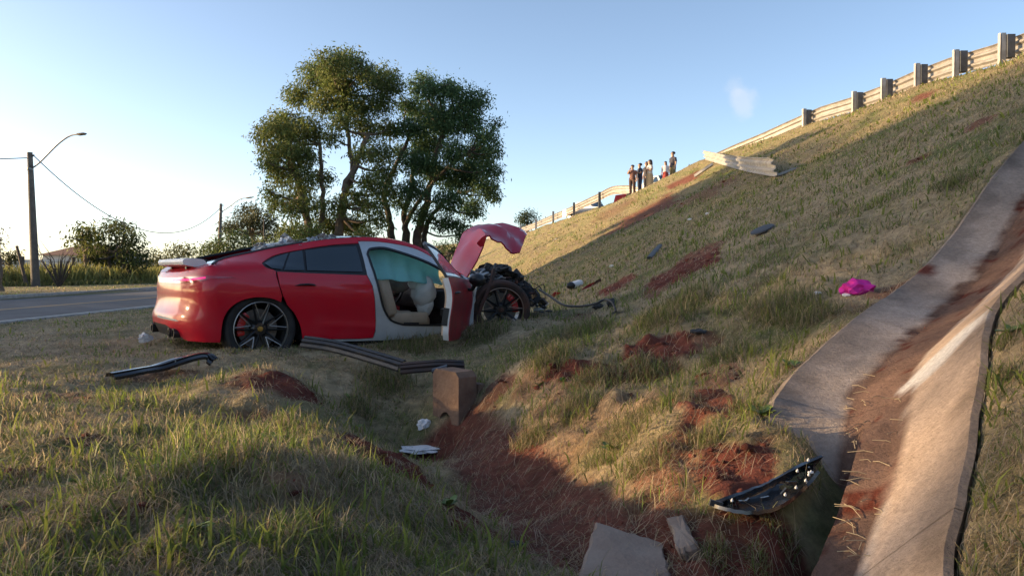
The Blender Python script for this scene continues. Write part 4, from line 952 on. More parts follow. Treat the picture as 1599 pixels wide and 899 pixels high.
# ================================================================== TREES
M_leaf = attr_mat('foliage', rough=.6, transl=.42, namp=0, spec=.25)
M_bark = mat('bark', (.115, .085, .062), .95, col2=(.20, .15, .11), scale=9, bump=.8, bscale=25, bdist=.03)
M_barkd = mat('dark bark', (.055, .045, .038), .95, col2=(.11, .085, .065), scale=9, bump=.8, bscale=25, bdist=.03)
def leaf_cloud(clumps, dens, size, cols, droop=.6, wid=.32, hollow=.55, seed=0, sub=7):
    """many small leaves gathered in twig-sized tufts spread through each clump"""
    g = np.random.default_rng(seed); VV, TT, CC = [], [], []; base = 0
    for ci, (c, r) in enumerate(clumps):
        r = np.array(r if np.ndim(r) else (r, r, r), float); area = (r[0] * r[2] + r[0] * r[1] + r[1] * r[2]) / 3
        nt_ = max(3, int(dens * area)); d = g.normal(size=(nt_, 3)); d /= np.linalg.norm(d, axis=1, keepdims=True)
        rad = (hollow + (1 - hollow) * g.random(nt_) ** .6) * g.uniform(.65, 1.18, nt_); T0 = np.array(c) + d * r * rad[:, None]
        lum = g.uniform(.6, 1.3, nt_); mixc = np.clip(g.normal(.5, .3, nt_), 0, 1)
        n = nt_ * sub; k = np.repeat(np.arange(nt_), sub); p = T0[k] + g.normal(size=(n, 3)) * size * 1.15
        dr = g.normal(size=(n, 3)) + d[k] * .6; dr[:, 2] -= droop * 2; dr /= np.linalg.norm(dr, axis=1, keepdims=True)
        up = g.normal(size=(n, 3)); sd = np.cross(dr, up); sd /= np.linalg.norm(sd, axis=1, keepdims=True) + 1e-9
        L = size * g.uniform(.6, 1.5, n)[:, None]; W_ = L * wid
        V = np.stack([p, p + dr * L * .5 + sd * W_ * .5, p + dr * L, p + dr * L * .5 - sd * W_ * .5], 1)
        VV.append(V.reshape(-1, 3)); TT.append((np.arange(n)[:, None] * 4 + np.array([[0, 1, 2, 3]])) + base); base += n * 4
        cc = (np.array(cols[0])[None] * (1 - mixc[k])[:, None] + np.array(cols[1])[None] * mixc[k][:, None]) * lum[k][:, None] * g.uniform(.8, 1.2, (n, 1)); CC.append(np.repeat(cc, 4, 0))
    return np.concatenate(VV), np.concatenate(TT), np.concatenate(CC)
def make_tree(name, loc, clumps, trunks, label, cat='tree', group=None, dens=60, size=.16, cols=((.035, .055, .018), (.075, .085, .025)), bark=None, droop=.6, seed=1, limbs=True, wid=.32, sub=7, twig=.02, hollow=.5):
    g = random.Random(seed); t = empty(name, loc); tag(t, label, cat, group); o = np.array(loc)
    b = MB(); nodes = []
    for pts, r0, r1 in trunks:
        P_ = catmull(pts, 5); n = len(P_); P_ = [p + np.array([g.uniform(-1, 1), g.uniform(-1, 1), 0]) * r1 * .6 - o for p in P_]
        b.tube(P_, [r0 + (r1 - r0) * (i / (n - 1)) ** .8 for i in range(n)], 8); nodes += [(p, r1) for p in P_[n // 3:]]
    if limbs and nodes:
        for c, r in clumps:
            c = np.array(c) - o; r = np.array(r if np.ndim(r) else (r, r, r), float)
            low = [q_ for q_ in nodes if q_[0][2] < c[2] + .3] or nodes
            q_ = min(low, key=lambda q: np.linalg.norm(q[0] - c)); m_ = (q_[0] + c) / 2 + np.array([g.uniform(-.2, .2), g.uniform(-.2, .2), -.08 * np.linalg.norm(q_[0] - c)])
            b.tube(catmull([q_[0], m_, c], 4), [q_[1] * .8 + (twig - q_[1] * .8) * i / 8 for i in range(9)], 5)
            for _ in range(5):
                e = c + np.array([g.gauss(0, .5), g.gauss(0, .5), g.gauss(.15, .45)]) * r; b.tube([c, (c + e) / 2 + np.array([0, 0, .05]) * r, e], [twig, twig * .7, twig * .3], 4)
    if b.v: b.build('trunk', bark or M_bark, t, sharp=80)
    V, T, C = leaf_cloud([(np.array(c) - o, r) for c, r in clumps], dens, size, cols, droop, wid, hollow=hollow, seed=seed, sub=sub)
    np_mesh('crown', V, T, 4, M_leaf, C, smooth=False, parent=t); return t
def pxc(L, Y, dy=1.6, seed=0, flat=.85):
    """crown clumps traced in the photo -> 3D ellipsoids spread in depth"""
    g = random.Random(seed); out = []
    for px, py, r in L:
        yy = Y + g.uniform(-dy, dy); R = r / FPX * yy * g.uniform(.68, 1.08); out.append((at(px + g.uniform(-5, 5), py + g.uniform(-5, 5), yy), (R * g.uniform(.85, 1.25), R * 1.1, R * flat * g.uniform(.75, 1.05))))
    return out
def pxt(pts, Y, r0, r1, dy=0): return ([at(px, py, Y + dy * i) for i, (px, py) in enumerate(pts)], r0, r1)
YA, YB = 26.0, 27.5
b0 = at(505, 455, YA); b0[2] = H(b0[0], b0[1])
make_tree('tree', tuple(b0), pxc([(545, 92, 24), (520, 102, 24), (492, 122, 30), (528, 128, 30), (565, 112, 28), (598, 122, 26), (470, 152, 30), (505, 162, 30), (550, 158, 30), (592, 158, 28), (612, 135, 20), (452, 190, 30), (428, 205, 24), (485, 200, 30), (530, 195, 26), (575, 195, 28), (608, 200, 24),
    (420, 235, 22), (447, 235, 28), (480, 243, 26), (590, 240, 26), (560, 235, 22), (440, 275, 28), (468, 285, 26), (425, 262, 18), (505, 280, 22), (438, 315, 24), (462, 330, 24), (490, 320, 20), (575, 285, 26), (560, 320, 22), (515, 345, 24), (550, 352, 24), (590, 345, 22), (455, 360, 24), (485, 365, 20), (600, 300, 20), (410, 215, 14), (412, 250, 12), (460, 220, 20), (515, 220, 18), (545, 300, 18), (425, 300, 16), (530, 320, 20), (585, 320, 20), (470, 305, 20), (600, 270, 18), (575, 365, 18), (520, 130, 22)], YA, 1.5, 3),
    [pxt([(486, 458), (484, 375), (476, 330), (466, 290), (462, 262)], YA, .17, .09), pxt([(497, 456), (497, 375), (504, 320), (502, 270), (498, 225)], YA, .12, .06, .1), pxt([(529, 458), (527, 375), (536, 320), (540, 290), (556, 258), (574, 210)], YA, .19, .08), pxt([(531, 400), (533, 320), (550, 275), (544, 215), (540, 150)], YA, .12, .05, .15)],
    'tall olive green tree with thin leaning trunks lit warm from the left', dens=720, size=.112, sub=9, hollow=.3, cols=((.095, .150, .045), (.20, .205, .06)), seed=3)
b0 = at(645, 455, YB); b0[2] = H(b0[0], b0[1])
make_tree('tree', tuple(b0), pxc([(655, 128, 22), (680, 138, 26), (705, 140, 26), (733, 160, 26), (640, 160, 24), (668, 172, 30), (702, 182, 32), (740, 195, 28), (758, 215, 20), (640, 205, 26), (672, 222, 30), (710, 232, 32), (748, 245, 28), (765, 262, 17), (642, 250, 26), (680, 270, 28), (720, 280, 30), (755, 288, 24),
    (648, 295, 22), (768, 300, 14), (700, 312, 22), (735, 318, 22), (715, 345, 16), (630, 320, 16), (690, 345, 16), (660, 335, 16), (722, 365, 12), (775, 235, 10), (772, 190, 9), (690, 190, 20), (660, 255, 20), (625, 235, 16), (735, 265, 22), (745, 330, 12)], YB, 1.6, 5),
    [pxt([(616, 458), (612, 375), (608, 345), (600, 300), (618, 258), (640, 215)], YB, .17, .06), pxt([(634, 458), (635, 375), (632, 335), (642, 290), (646, 240)], YB, .16, .06, .1), pxt([(650, 458), (652, 375), (663, 330), (672, 290), (682, 240), (698, 180)], YB, .19, .07), pxt([(664, 458), (662, 378), (669, 345), (692, 318), (716, 300)], YB, .13, .05, .12), pxt([(636, 400), (632, 360), (650, 320), (690, 270), (735, 235)], YB, .1, .05, -.1)],
    'dark green tree with several slender trunks standing right behind the car roof', dens=760, size=.112, sub=9, hollow=.3, cols=((.055, .115, .048), (.11, .165, .065)), bark=M_barkd, seed=4)
# across the road and farther off
def bg_tree(px, py, Y, L, trunks, label, name='tree', cat='tree', **k):
    g0 = at(px, py, Y); g0[2] = H(g0[0], g0[1]); sd_ = k.pop('seed', 1)
    return make_tree(name, tuple(g0), pxc(L, Y, k.pop('dy', 1.5), sd_), [pxt([(px, 420 + (1 - g0[2]) / Y * FPX)] + p, Y, a, b) for p, a, b in trunks], label, cat, seed=sd_, **k)
bg_tree(203, 450, 46, [(175, 360, 18), (195, 352, 14), (150, 372, 18), (185, 382, 24), (205, 372, 18), (160, 395, 22), (205, 400, 20), (180, 408, 20), (215, 410, 12), (145, 408, 16), (135, 390, 14)], [([(205, 440), (200, 420), (180, 395)], .28, .12)], 'round bushy tree with curved trunk beside the far roadside fence', dens=96, sub=17, size=0.192, cols=((0.035, 0.063, 0.021), (0.096, 0.108, 0.032)), seed=6, bark=M_barkd)
bg_tree(136, 450, 45, [(128, 362, 9), (116, 372, 7), (142, 366, 9), (125, 382, 8), (140, 384, 9), (118, 385, 6), (138, 400, 9)], [([(135, 430), (134, 400), (132, 372)], .22, .12)], 'slim leafy tree with pale straight stem left of the round bushy tree', dens=132, sub=17, size=0.240, cols=((0.052, 0.088, 0.025), (0.158, 0.158, 0.035)), droop=.8, seed=7)
bg_tree(150, 455, 44, [(150, 440, 9), (165, 444, 11), (182, 445, 11), (195, 441, 9), (172, 436, 10)], [], 'low dark shrub under the round bushy tree', 'shrub', 'shrub', dens=132, sub=17, size=0.150, cols=((0.025, 0.038, 0.018), (0.052, 0.061, 0.025)), seed=8, limbs=False)
bg_tree(262, 445, 62, [(252, 400, 16), (272, 392, 18), (292, 398, 15), (240, 412, 12), (262, 415, 18), (285, 415, 16), (300, 412, 10), (275, 430, 14), (250, 430, 12)], [([(265, 430), (268, 405)], .25, .12)], 'rounded olive tree right of the round bushy tree, behind the car spoiler', dens=54, sub=17, size=0.252, cols=((0.049, 0.070, 0.025), (0.123, 0.116, 0.038)), seed=9)
bg_tree(236, 452, 50, [(236, 430, 8), (232, 438, 8), (242, 438, 8)], [], 'small dark round shrub at the road edge behind the car tail', 'shrub', 'shrub', dens=132, sub=17, size=0.132, cols=((0.025, 0.032, 0.014), (0.061, 0.052, 0.025)), seed=10, limbs=False)
bg_tree(335, 445, 60, [(322, 388, 16), (345, 382, 18), (368, 380, 18), (330, 408, 20), (355, 402, 20), (385, 392, 20), (410, 385, 18), (380, 410, 20), (405, 405, 20), (432, 392, 18), (430, 410, 18)], [([(340, 430), (345, 400)], .3, .15)], 'wide mid green tree behind the far lamp post', dens=54, sub=17, size=0.252, cols=((0.049, 0.081, 0.028), (0.102, 0.126, 0.045)), seed=11, dy=3)
bg_tree(398, 445, 84, [(378, 332, 13), (395, 328, 10), (362, 345, 12), (385, 348, 16), (408, 346, 16), (428, 350, 14), (440, 362, 12), (370, 360, 14), (400, 364, 16), (425, 368, 15), (350, 358, 9)], [([(400, 400), (395, 365)], .4, .2)], 'spreading flat topped tree rising above the wide mid green tree', dens=42, sub=17, size=0.300, cols=((0.038, 0.052, 0.025), (0.088, 0.088, 0.038)), seed=12, dy=3)
bg_tree(14, 440, 62, [(14, 397, 7), (18, 402, 6), (9, 403, 6), (15, 408, 5)], [([(14, 425), (14, 402)], .14, .08)], 'tiny mop headed tree at the far left horizon', dens=132, sub=17, size=0.240, cols=((0.035, 0.052, 0.021), (0.088, 0.088, 0.035)), seed=13)
bg_tree(823, 400, 95, [(816, 336, 8), (825, 334, 8), (834, 341, 6), (812, 344, 6), (824, 345, 10), (820, 352, 8)], [([(823, 380), (823, 350)], .3, .15)], 'small dark tree behind the distant end of the guard rail', dens=54, sub=17, size=0.270, cols=((0.021, 0.038, 0.018), (0.052, 0.074, 0.028)), seed=14)
bg_tree(700, 440, 62, [(686, 388, 12), (704, 384, 12), (698, 398, 14), (715, 394, 10), (680, 402, 12)], [([(700, 420), (700, 395)], .2, .1)], 'small dark tree seen between the tree trunks and the folded bonnet', dens=72, sub=17, size=0.216, cols=((0.028, 0.052, 0.021), (0.070, 0.096, 0.035)), seed=15)
bg_tree(3, 470, 28, [(1, 375, 7), (0, 392, 9), (1, 408, 8), (-2, 360, 6)], [([(0, 440), (0, 400)], .12, .06)], 'narrow dark tree standing in for an unclear shape cut off by the left edge of the photo', dens=60, sub=17, size=0.096, cols=((0.014, 0.021, 0.025), (0.025, 0.032, 0.032)), seed=16)  # tree put in for a dark shape of unclear kind
bg_tree(-60, 460, 40, [(-20, 430, 14), (-40, 420, 20), (-70, 410, 24), (-60, 435, 24)], [], 'bushy shrub beside the road just left of the near lamp post', 'shrub', 'shrub', dens=84, sub=17, size=0.180, cols=((0.052, 0.088, 0.025), (0.158, 0.158, 0.038)), seed=17, limbs=False)
# bare twiggy bush
bt = empty('bare_bush', tuple(gp(92, 447))); tag(bt, 'leafless twiggy bush between the near lamp post and the slim leafy tree', 'bush'); b_ = MB()
for k in range(26):
    a = rnd.uniform(-.9, .9); L_ = rnd.uniform(.8, 2.1); p1 = np.array([math.sin(a) * L_ * .5, rnd.uniform(-.3, .3), L_ * .6]); p2 = np.array([math.sin(a) * L_ + rnd.uniform(-.2, .2), rnd.uniform(-.5, .5), L_ * rnd.uniform(.8, 1.1)]); b_.tube([(0, 0, -.1), p1, p2], [.03, .02, .006], 4)
b_.build('branch_tangle', M_barkd, bt)
# tall wood on the far side of the fields, left of the view: it shades the verge and the foot of the slope
for i, y in enumerate(np.arange(-30, 27, 4.9)):
    g = random.Random(50 + i); cl = []; x = -60 + g.uniform(-2, 2); hh = 15.9 + g.uniform(-.4, .7)
    for _ in range(70):
        zz = 1.5 + (hh - 2.6) * g.random() ** .8; rr = 4.2 * math.sin(math.pi * min(1, (zz + 2.5) / (hh + 2.2))) ** .5; a = g.uniform(0, 6.28)
        c = (x + math.cos(a) * rr * g.random() * .8, y + math.sin(a) * rr * g.random() ** .5, zz); r = g.uniform(1.2, 1.8)
        ru = c[0]; zt_ = .02 + (-1.7 - ru) * math.tan(SUN_EL); yt_ = 4.0 + (-1.5 - ru) * math.tan(R_(90) + SUN_AZ)
        if abs(zz - zt_) < .42 + r * 1.05 and abs(c[1] - yt_) < 1.4 + r * 1.05: continue  # crowns left open along the sun's path so the near grass is lit
        cl.append((c, r))
    make_tree('tree', (x, y, H(x, y)), cl, [([np.array((x, y, 0)), np.array((x + .2, y, 4)), np.array((x, y + .2, hh * .7))], .35, .12)], ['big leafy tree %s the left edge of the view' % w for w in ('twelfth beyond', 'eleventh beyond', 'tenth beyond', 'ninth beyond', 'eighth beyond', 'seventh beyond', 'sixth beyond', 'fifth beyond', 'fourth beyond', 'third beyond', 'second beyond', 'first beyond')][min(i, 11)], group='tall trees left of the view', dens=8, size=.5, cols=((.04, .065, .022), (.09, .10, .035)), seed=60 + i, wid=.4)

# weeds along the far fence and on the verge
def tuft_band(name, pts, n, h, cols, label, wl=.5, seed=2):
    g = np.random.default_rng(seed); V = []; C = []
    for _ in range(n):
        i = g.integers(0, len(pts) - 1); t = g.random(); x, y = np.array(pts[i]) * (1 - t) + np.array(pts[i + 1]) * t; x += g.normal(0, wl); y += g.normal(0, wl * .6)
        V.append((x, y))
    V = np.array(V); n = len(V); z = lut(HZ, V[:, 0], V[:, 1]); hh = h * g.uniform(.4, 1.2, n) * (.5 + fbm(V[:, 0] * .8, V[:, 1] * .8, 3)); ph = g.uniform(0, 6.28, n); th = g.random(n) * .6
    D = np.stack([np.cos(ph) * np.sin(th), np.sin(ph) * np.sin(th), np.cos(th)], 1); p0 = np.stack([V[:, 0], V[:, 1], z], 1); S = np.stack([-np.sin(ph), np.cos(ph), 0 * ph], 1) * .035
    A = np.stack([p0 - S, p0 + S, p0 + D * hh[:, None] * .6 + S, p0 + D * hh[:, None] * .6 - S, p0 + D * hh[:, None] * [1.25, 1.25, .92]], 1).reshape(-1, 3)
    T = (np.arange(n)[:, None] * 5 + np.array([[0, 1, 2, 0, 2, 3, 3, 2, 4]])).reshape(-1, 3)
    m_ = g.random((n, 1)); c = (np.array(cols[0]) * m_ + np.array(cols[1]) * (1 - m_)) * g.uniform(.7, 1.25, (n, 1)); o = np_mesh(name, A, T, 3, M_grass, np.repeat(c, 5, 0), smooth=False); tag(o, label, kind='stuff')
fp = [(-29, 34), (-26, 38), (-24.5, 42), (-24, 47), (-25.2, 55), (-26, 62), (-29, 75)]
tuft_band('roadside_weeds', fp, 12000, 1.0, ((.30, .27, .09), (.17, .19, .055)), 'tall yellow green weeds along the far roadside fence', 1.1)
tuft_band('verge_grass', [(p[0] + 2.6, p[1] - .6) for p in fp], 9000, .28, ((.12, .14, .04), (.16, .15, .06)), 'short grass strip between the road kerb and the weeds', .9, seed=4)

# ================================================================== FENCE, WALL, HOUSE, LAMP POSTS, WIRES
M_wood = mat('grey weathered timber', (.085, .072, .06), .95, var=.3, scale=10, bump=.5, bscale=40)
M_wire = mat('wire', (.05, .05, .05), .6)
fence = empty('wire_fence', (-25.6, 45, H(-25.6, 45))); tag(fence, 'old wooden post and wire fence among the weeds across the road', 'fence')
o = np.array(fence.location); prev = None
for px, Y in [(-30, 40), (36, 42), (115, 44.5), (172, 46), (210, 48), (228, 51), (256, 56), (300, 62)]:
    x = (px - CX) / FPX * Y; z = H(x, Y); b_ = MB(); lean = rnd.uniform(-.08, .08)
    b_.tube([(x - o[0], Y - o[1], z - o[2] - .2), (x + lean - o[0], Y - o[1], z - o[2] + 1.5)], [.10, .085], 7); b_.build('post', M_wood, fence)
    p = np.array([x - o[0], Y - o[1], z - o[2]])
    if prev is not None:
        for hh in (.45, .85, 1.25): w = MB(); w.tube([prev + [0, 0, hh], (prev + p) / 2 + [0, 0, hh - .04], p + [0, 0, hh]], .008, 4); w.build('wire', M_wire, fence)
    prev = p
b_ = MB(); gb = gp(52, 450); b_.tube([(0, 0, -.2), (-.5, 0, 1.9)], [.09, .06], 6)
ob = b_.build('fence_stay', M_wood); ob.location = (at(50, 456, 36.5)[0] , 36.2, H(at(50, 456, 36.5)[0], 36.2)); tag(ob, 'short leaning timber stay at the foot of the near lamp post', 'timber stay')
M_wallw = mat('pale rendered wall', (.50, .49, .47), .9, var=.15, scale=2)
M_tile = mat('clay roof', (.20, .11, .075), .9, var=.3, scale=12)
b_ = MB(); b_.box((0, 0, 0), (34, .2, 2.2)); bw = b_.build('boundary_wall', M_wallw, smooth=False); bw.location = (-47, 92, H(-47, 92) + .85); bw.rotation_euler[2] = .1; tag(bw, 'long low pale boundary wall behind the weeds and near lamp post', 'wall')
hs = empty('house', (-54, 100, H(-54, 100))); tag(hs, 'small pale house with low brown hipped roof far behind the lamp post', 'house')
b_ = MB(); b_.box((0, 0, 1.3), (9, 7, 2.6)); b_.build('wall', M_wallw, hs, smooth=False)
b_ = MB(); b_.add([(-5, -4, 2.6), (5, -4, 2.6), (5, 4, 2.6), (-5, 4, 2.6), (-2, 0, 3.9), (2, 0, 3.9)], [(0, 1, 5, 4), (1, 2, 5), (2, 3, 4, 5), (3, 0, 4), (3, 2, 1, 0)]); b_.build('roof', M_tile, hs, smooth=False)
for sx in (-2.5, 1.5): b_ = MB(); b_.box((sx, -3.52, 1.4), (1.2, .06, 1.1)); b_.build('window', M_glass, hs, smooth=False)
M_pole = mat('concrete pole', (.13, .115, .10), .9, var=.25, scale=3, bump=.3, bscale=20)
M_galv = mat('galvanised lamp arm', (.22, .22, .22), .5, metal=.6, var=.2, scale=6)
M_lens = mat('lamp lens', (.5, .5, .48), .2)
def lamp_post(base, top, bend, label, arm_px, Y):
    bx = at(*base, Y); tx = at(*top, Y); bx[2] = H(bx[0], bx[1]) - .2; t = empty('lamp_post', tuple(bx)); tag(t, label, 'lamp post', 'lamp posts across the road')
    o = bx; b_ = MB(); b_.tube([bx - o, (bx + tx) / 2 - o, tx - o], [.19, .155, .115], 12); b_.build('pole', M_pole, t)
    A_ = [at(px, py, Y + dy) - o for px, py, dy in arm_px]; b_ = MB(); b_.tube(catmull(A_[:-1], 5), .035, 7); b_.build('arm', M_galv, t)
    e0, e1 = A_[-2], A_[-1]; d = (e1 - e0); b_ = MB(); b_.tube([e0, e0 + d * .2, e0 + d * .7, e1], [.05, .11, .12, .06], 8, flat=.55); lh = b_.build('lamp_head', M_pole, t)
    b_ = MB(); b_.tube([e0 + d * .3 + [0, 0, -.045], e0 + d * .85 + [0, 0, -.04]], [.07, .06], 8, flat=.4); b_.build('lens', M_lens, lh)
    b_ = MB(); c = A_[0]; b_.lathe([(.13, -.05), (.15, -.05), (.15, .05), (.13, .05)], c * [0, 0, 1] + (tx - o) * [1, 1, 0], (0, 0, 1), 12); b_.build('clamp', M_galv, t)
    b_ = MB(); p = tx - o; b_.lathe([(.02, 0), (.05, .02), (.03, .05), (.05, .08), (.02, .1)], p + np.array([.18, 0, -.2]), (0, 0, 1), 8); b_.build('insulator', M_pole, t)
    return t, tx
_, t1 = lamp_post((56, 456), (46.5, 238), 0, 'near grey lamp post with a long slanting arm, tallest at far left', [(48, 264, 0), (62, 254, -.2), (90, 226, -.8), (108, 213, -1.1), (120, 210, -1.3), (134, 209, -1.5)], 36)
_, t2 = lamp_post((341, 432), (345, 318), 0, 'far lamp post rising above the car boot in front of trees', [(345, 331, 0), (355, 325, -.3), (370, 314, -.9), (378, 310, -1.2), (384, 309.5, -1.4), (394, 308, -1.7)], 66)
def cable(name, a, b, sag, label):
    P_ = [a + (b - a) * k - np.array([0, 0, 4 * sag * k * (1 - k)]) for k in np.linspace(0, 1, 40)]; w = MB(); w.tube(P_, .024, 5); o = w.build(name, M_wire); tag(o, label, 'cable')
cable('overhead_cable', t1 + [.18, 0, -.15], t2 + [.1, 0, -.2], 2.9, 'sagging overhead cable strung between the two lamp posts')
cable('overhead_cable', t1 + [0, 0, -.25], np.array([-36, 30, t1[2] - .3]), .4, 'overhead cable leaving the near lamp post towards the left edge')
b_ = MB(); b_.tube([(0, 0, -.2), (0, 0, 3.6)], [.09, .07], 8); ob = b_.build('timber_pole', M_wood); pq = at(412, 345, 78); ob.location = (pq[0], pq[1], pq[2] - 3.5); tag(ob, 'slim pole top poking out of the distant trees left of the olive tree', 'pole')

# ================================================================== GUARD RAIL
M_rail = mat('weathered rail steel', (.29, .27, .25), .5, metal=.3, var=.2, scale=3, bump=.15, bscale=12)
M_post = mat('rail post', (.36, .34, .32), .6, metal=.2, var=.25, scale=4)
M_block = mat('dark rail block', (.085, .09, .10), .7, var=.3, scale=6)
TH = [(0, .26), (.05, .235), (.075, .20), (.075, .17), (0, .125), (0, .085), (.075, .045), (.075, 0), (.075, -.045), (0, -.085), (0, -.125), (.075, -.17), (.075, -.20), (.05, -.235), (0, -.26)]
def beam_mesh(path, tilt=None, hmul=1.0, inward=1):
    P_ = [np.array(p) for p in path]; rows = []
    for i, p in enumerate(P_):
        t = P_[min(i + 1, len(P_) - 1)] - P_[max(i - 1, 0)]; t = t / np.linalg.norm(t); up = np.array([0, 0, 1.0]) if tilt is None else np.array(tilt(i / (len(P_) - 1))); sd_ = np.cross(t, up); sd_ /= np.linalg.norm(sd_); up = np.cross(sd_, t)
        rows.append([p + sd_ * d * inward + up * h * hmul for d, h in TH])
    b = MB(); b.sheet(rows, .012); return b
def rail_xy(Y, off=-.05): return np.array([crest(Y)[0] + off, Y])
def rail_section(name, posts, path, label, lean=None):
    Ym = np.mean([p for p in posts]); x, y = rail_xy(Ym); o = np.array([x, y, H(x, y)]); t = empty(name, tuple(o)); tag(t, label, 'guard rail')
    beam_mesh([np.array(p) - o for p in path]).build('beam', M_rail, t, sharp=25)
    for Y in posts:
        x, y = rail_xy(Y, -.12); z = H(x, y); a = math.atan2(-(crest(Y + .5)[0] - crest(Y - .5)[0]), 1); M_ = Matrix.Rotation(a, 3, 'Z')
        zt_ = np.interp(Y, [p[1] for p in path], [p[2] for p in path]) + .32
        def q(dx, dy, zz): return np.array(M_ @ Vector((dx, dy, 0))) + np.array([x, y, zz]) - o
        b_ = MB(); zc = (z - .3 + zt_) / 2; hh = zt_ - z + .3
        b_.box(q(-.03, 0, zc), (.012, .10, hh), M=M_); b_.box(q(.045, .045, zc), (.11, .012, hh), M=M_); b_.box(q(.05, -.045, zc), (.11, .012, hh), M=M_); b_.build('post', M_post, t, smooth=False)
        b_ = MB(); b_.box(q(.215, 0, zt_ - .32), (.19, .17, .56), M=M_); b_.build('spacer_block', M_block, t, smooth=False)
    return t
posts_r = [7, 9, 11, 13, 15, 17, 19, 21, 23, 25.1, 27.2, 30.5]
def rpt(Y, dz=.40, off=.28): x, y = rail_xy(Y, off); return np.array([x, y, H(float(crest(Y)[0] - .12), y) + dz])
rail_section('guard_rail', posts_r, [rpt(Y) for Y in (6, 9, 12, 15, 18, 20, 22, 24, 26, 28, 30)] + [rpt(32, .34), rpt(34, .20), rpt(36, .06), rpt(37.6, -.05)], 'long intact steel guard rail on grey posts along the embankment top at right')
# torn end bent down the slope
pe = [gp(1098, 252) + [0, 0, .30], gp(1132, 263) + [0, 0, .30], gp(1168, 274) + [0, 0, .30], gp(1206, 283) + [0, 0, .32]]; print('PE', pe)
tb = beam_mesh(catmull(pe, 5), tilt=lambda k: (-.35, -.25, 1), hmul=.85, inward=-1).build('torn_rail', M_post, None, sharp=25); tag(tb, 'torn off guard rail beam bent down onto the grassy slope', 'guard rail')
ps = [gp(1085, 285) + [0, 0, .2], gp(1114, 272) + [0, 0, .35]]; b_ = MB(); d = Vector(ps[1] - ps[0]); M_ = d.to_track_quat('X', 'Z').to_matrix(); b_.box((ps[0] + ps[1]) / 2, (d.length, .16, .012), M=M_); b_.box((ps[0] + ps[1]) / 2 + np.array([.0, .07, .05]), (d.length, .012, .12), M=M_)
ob = b_.build('rail_post', M_post, None, smooth=False); tag(ob, 'knocked over guard rail post leaning in the torn red soil', 'post')
b_ = MB(); c = gp(1228, 272); b_.box(c + np.array([0, 0, .06]), (.5, .16, .05), M=Matrix.Rotation(-.35, 3, 'Y')); ob = b_.build('metal_scrap', M_post, None, smooth=False); tag(ob, 'small grey metal scrap right of the torn rail end', 'scrap')
# far section, buckled near the people
lp = [at(997, 300, 46.0), at(985, 296.5, 46.6), at(970, 296.5, 47.6), at(957, 297.5, 48.6), at(946, 302, 50), at(936, 307.5, 51.5), at(920, 315, 54), at(905, 322, 57), at(888, 330, 59.5), at(866, 339, 63), at(848, 346.5, 67), at(832, 353, 71), at(815, 359, 77), at(790, 366, 86), at(760, 371, 96)]
ol = np.array(lp[6]); t = empty('guard_rail', tuple(ol)); tag(t, 'buckled guard rail beam on leaning posts left of the people', 'guard rail')
beam_mesh(catmull([p - ol for p in lp], 3)).build('beam', M_rail, t, sharp=25)
for px, p0, p1, Y in [(937, 304, 322, 51), (897, 320, 338, 57.5), (866, 333, 351, 62.5), (839, 345, 360, 68), (815, 353, 366, 75)]:
    a = at(px, p0, Y); b = at(px + (3 if px > 880 else 0), p1, Y); b_ = MB(); b_.box((a + b) / 2 - ol + np.array([-.12, -.2, 0]), (.16, .16, np.linalg.norm(a - b) + .3)); b_.build('post', M_post if px < 880 else M_block, t, smooth=False)
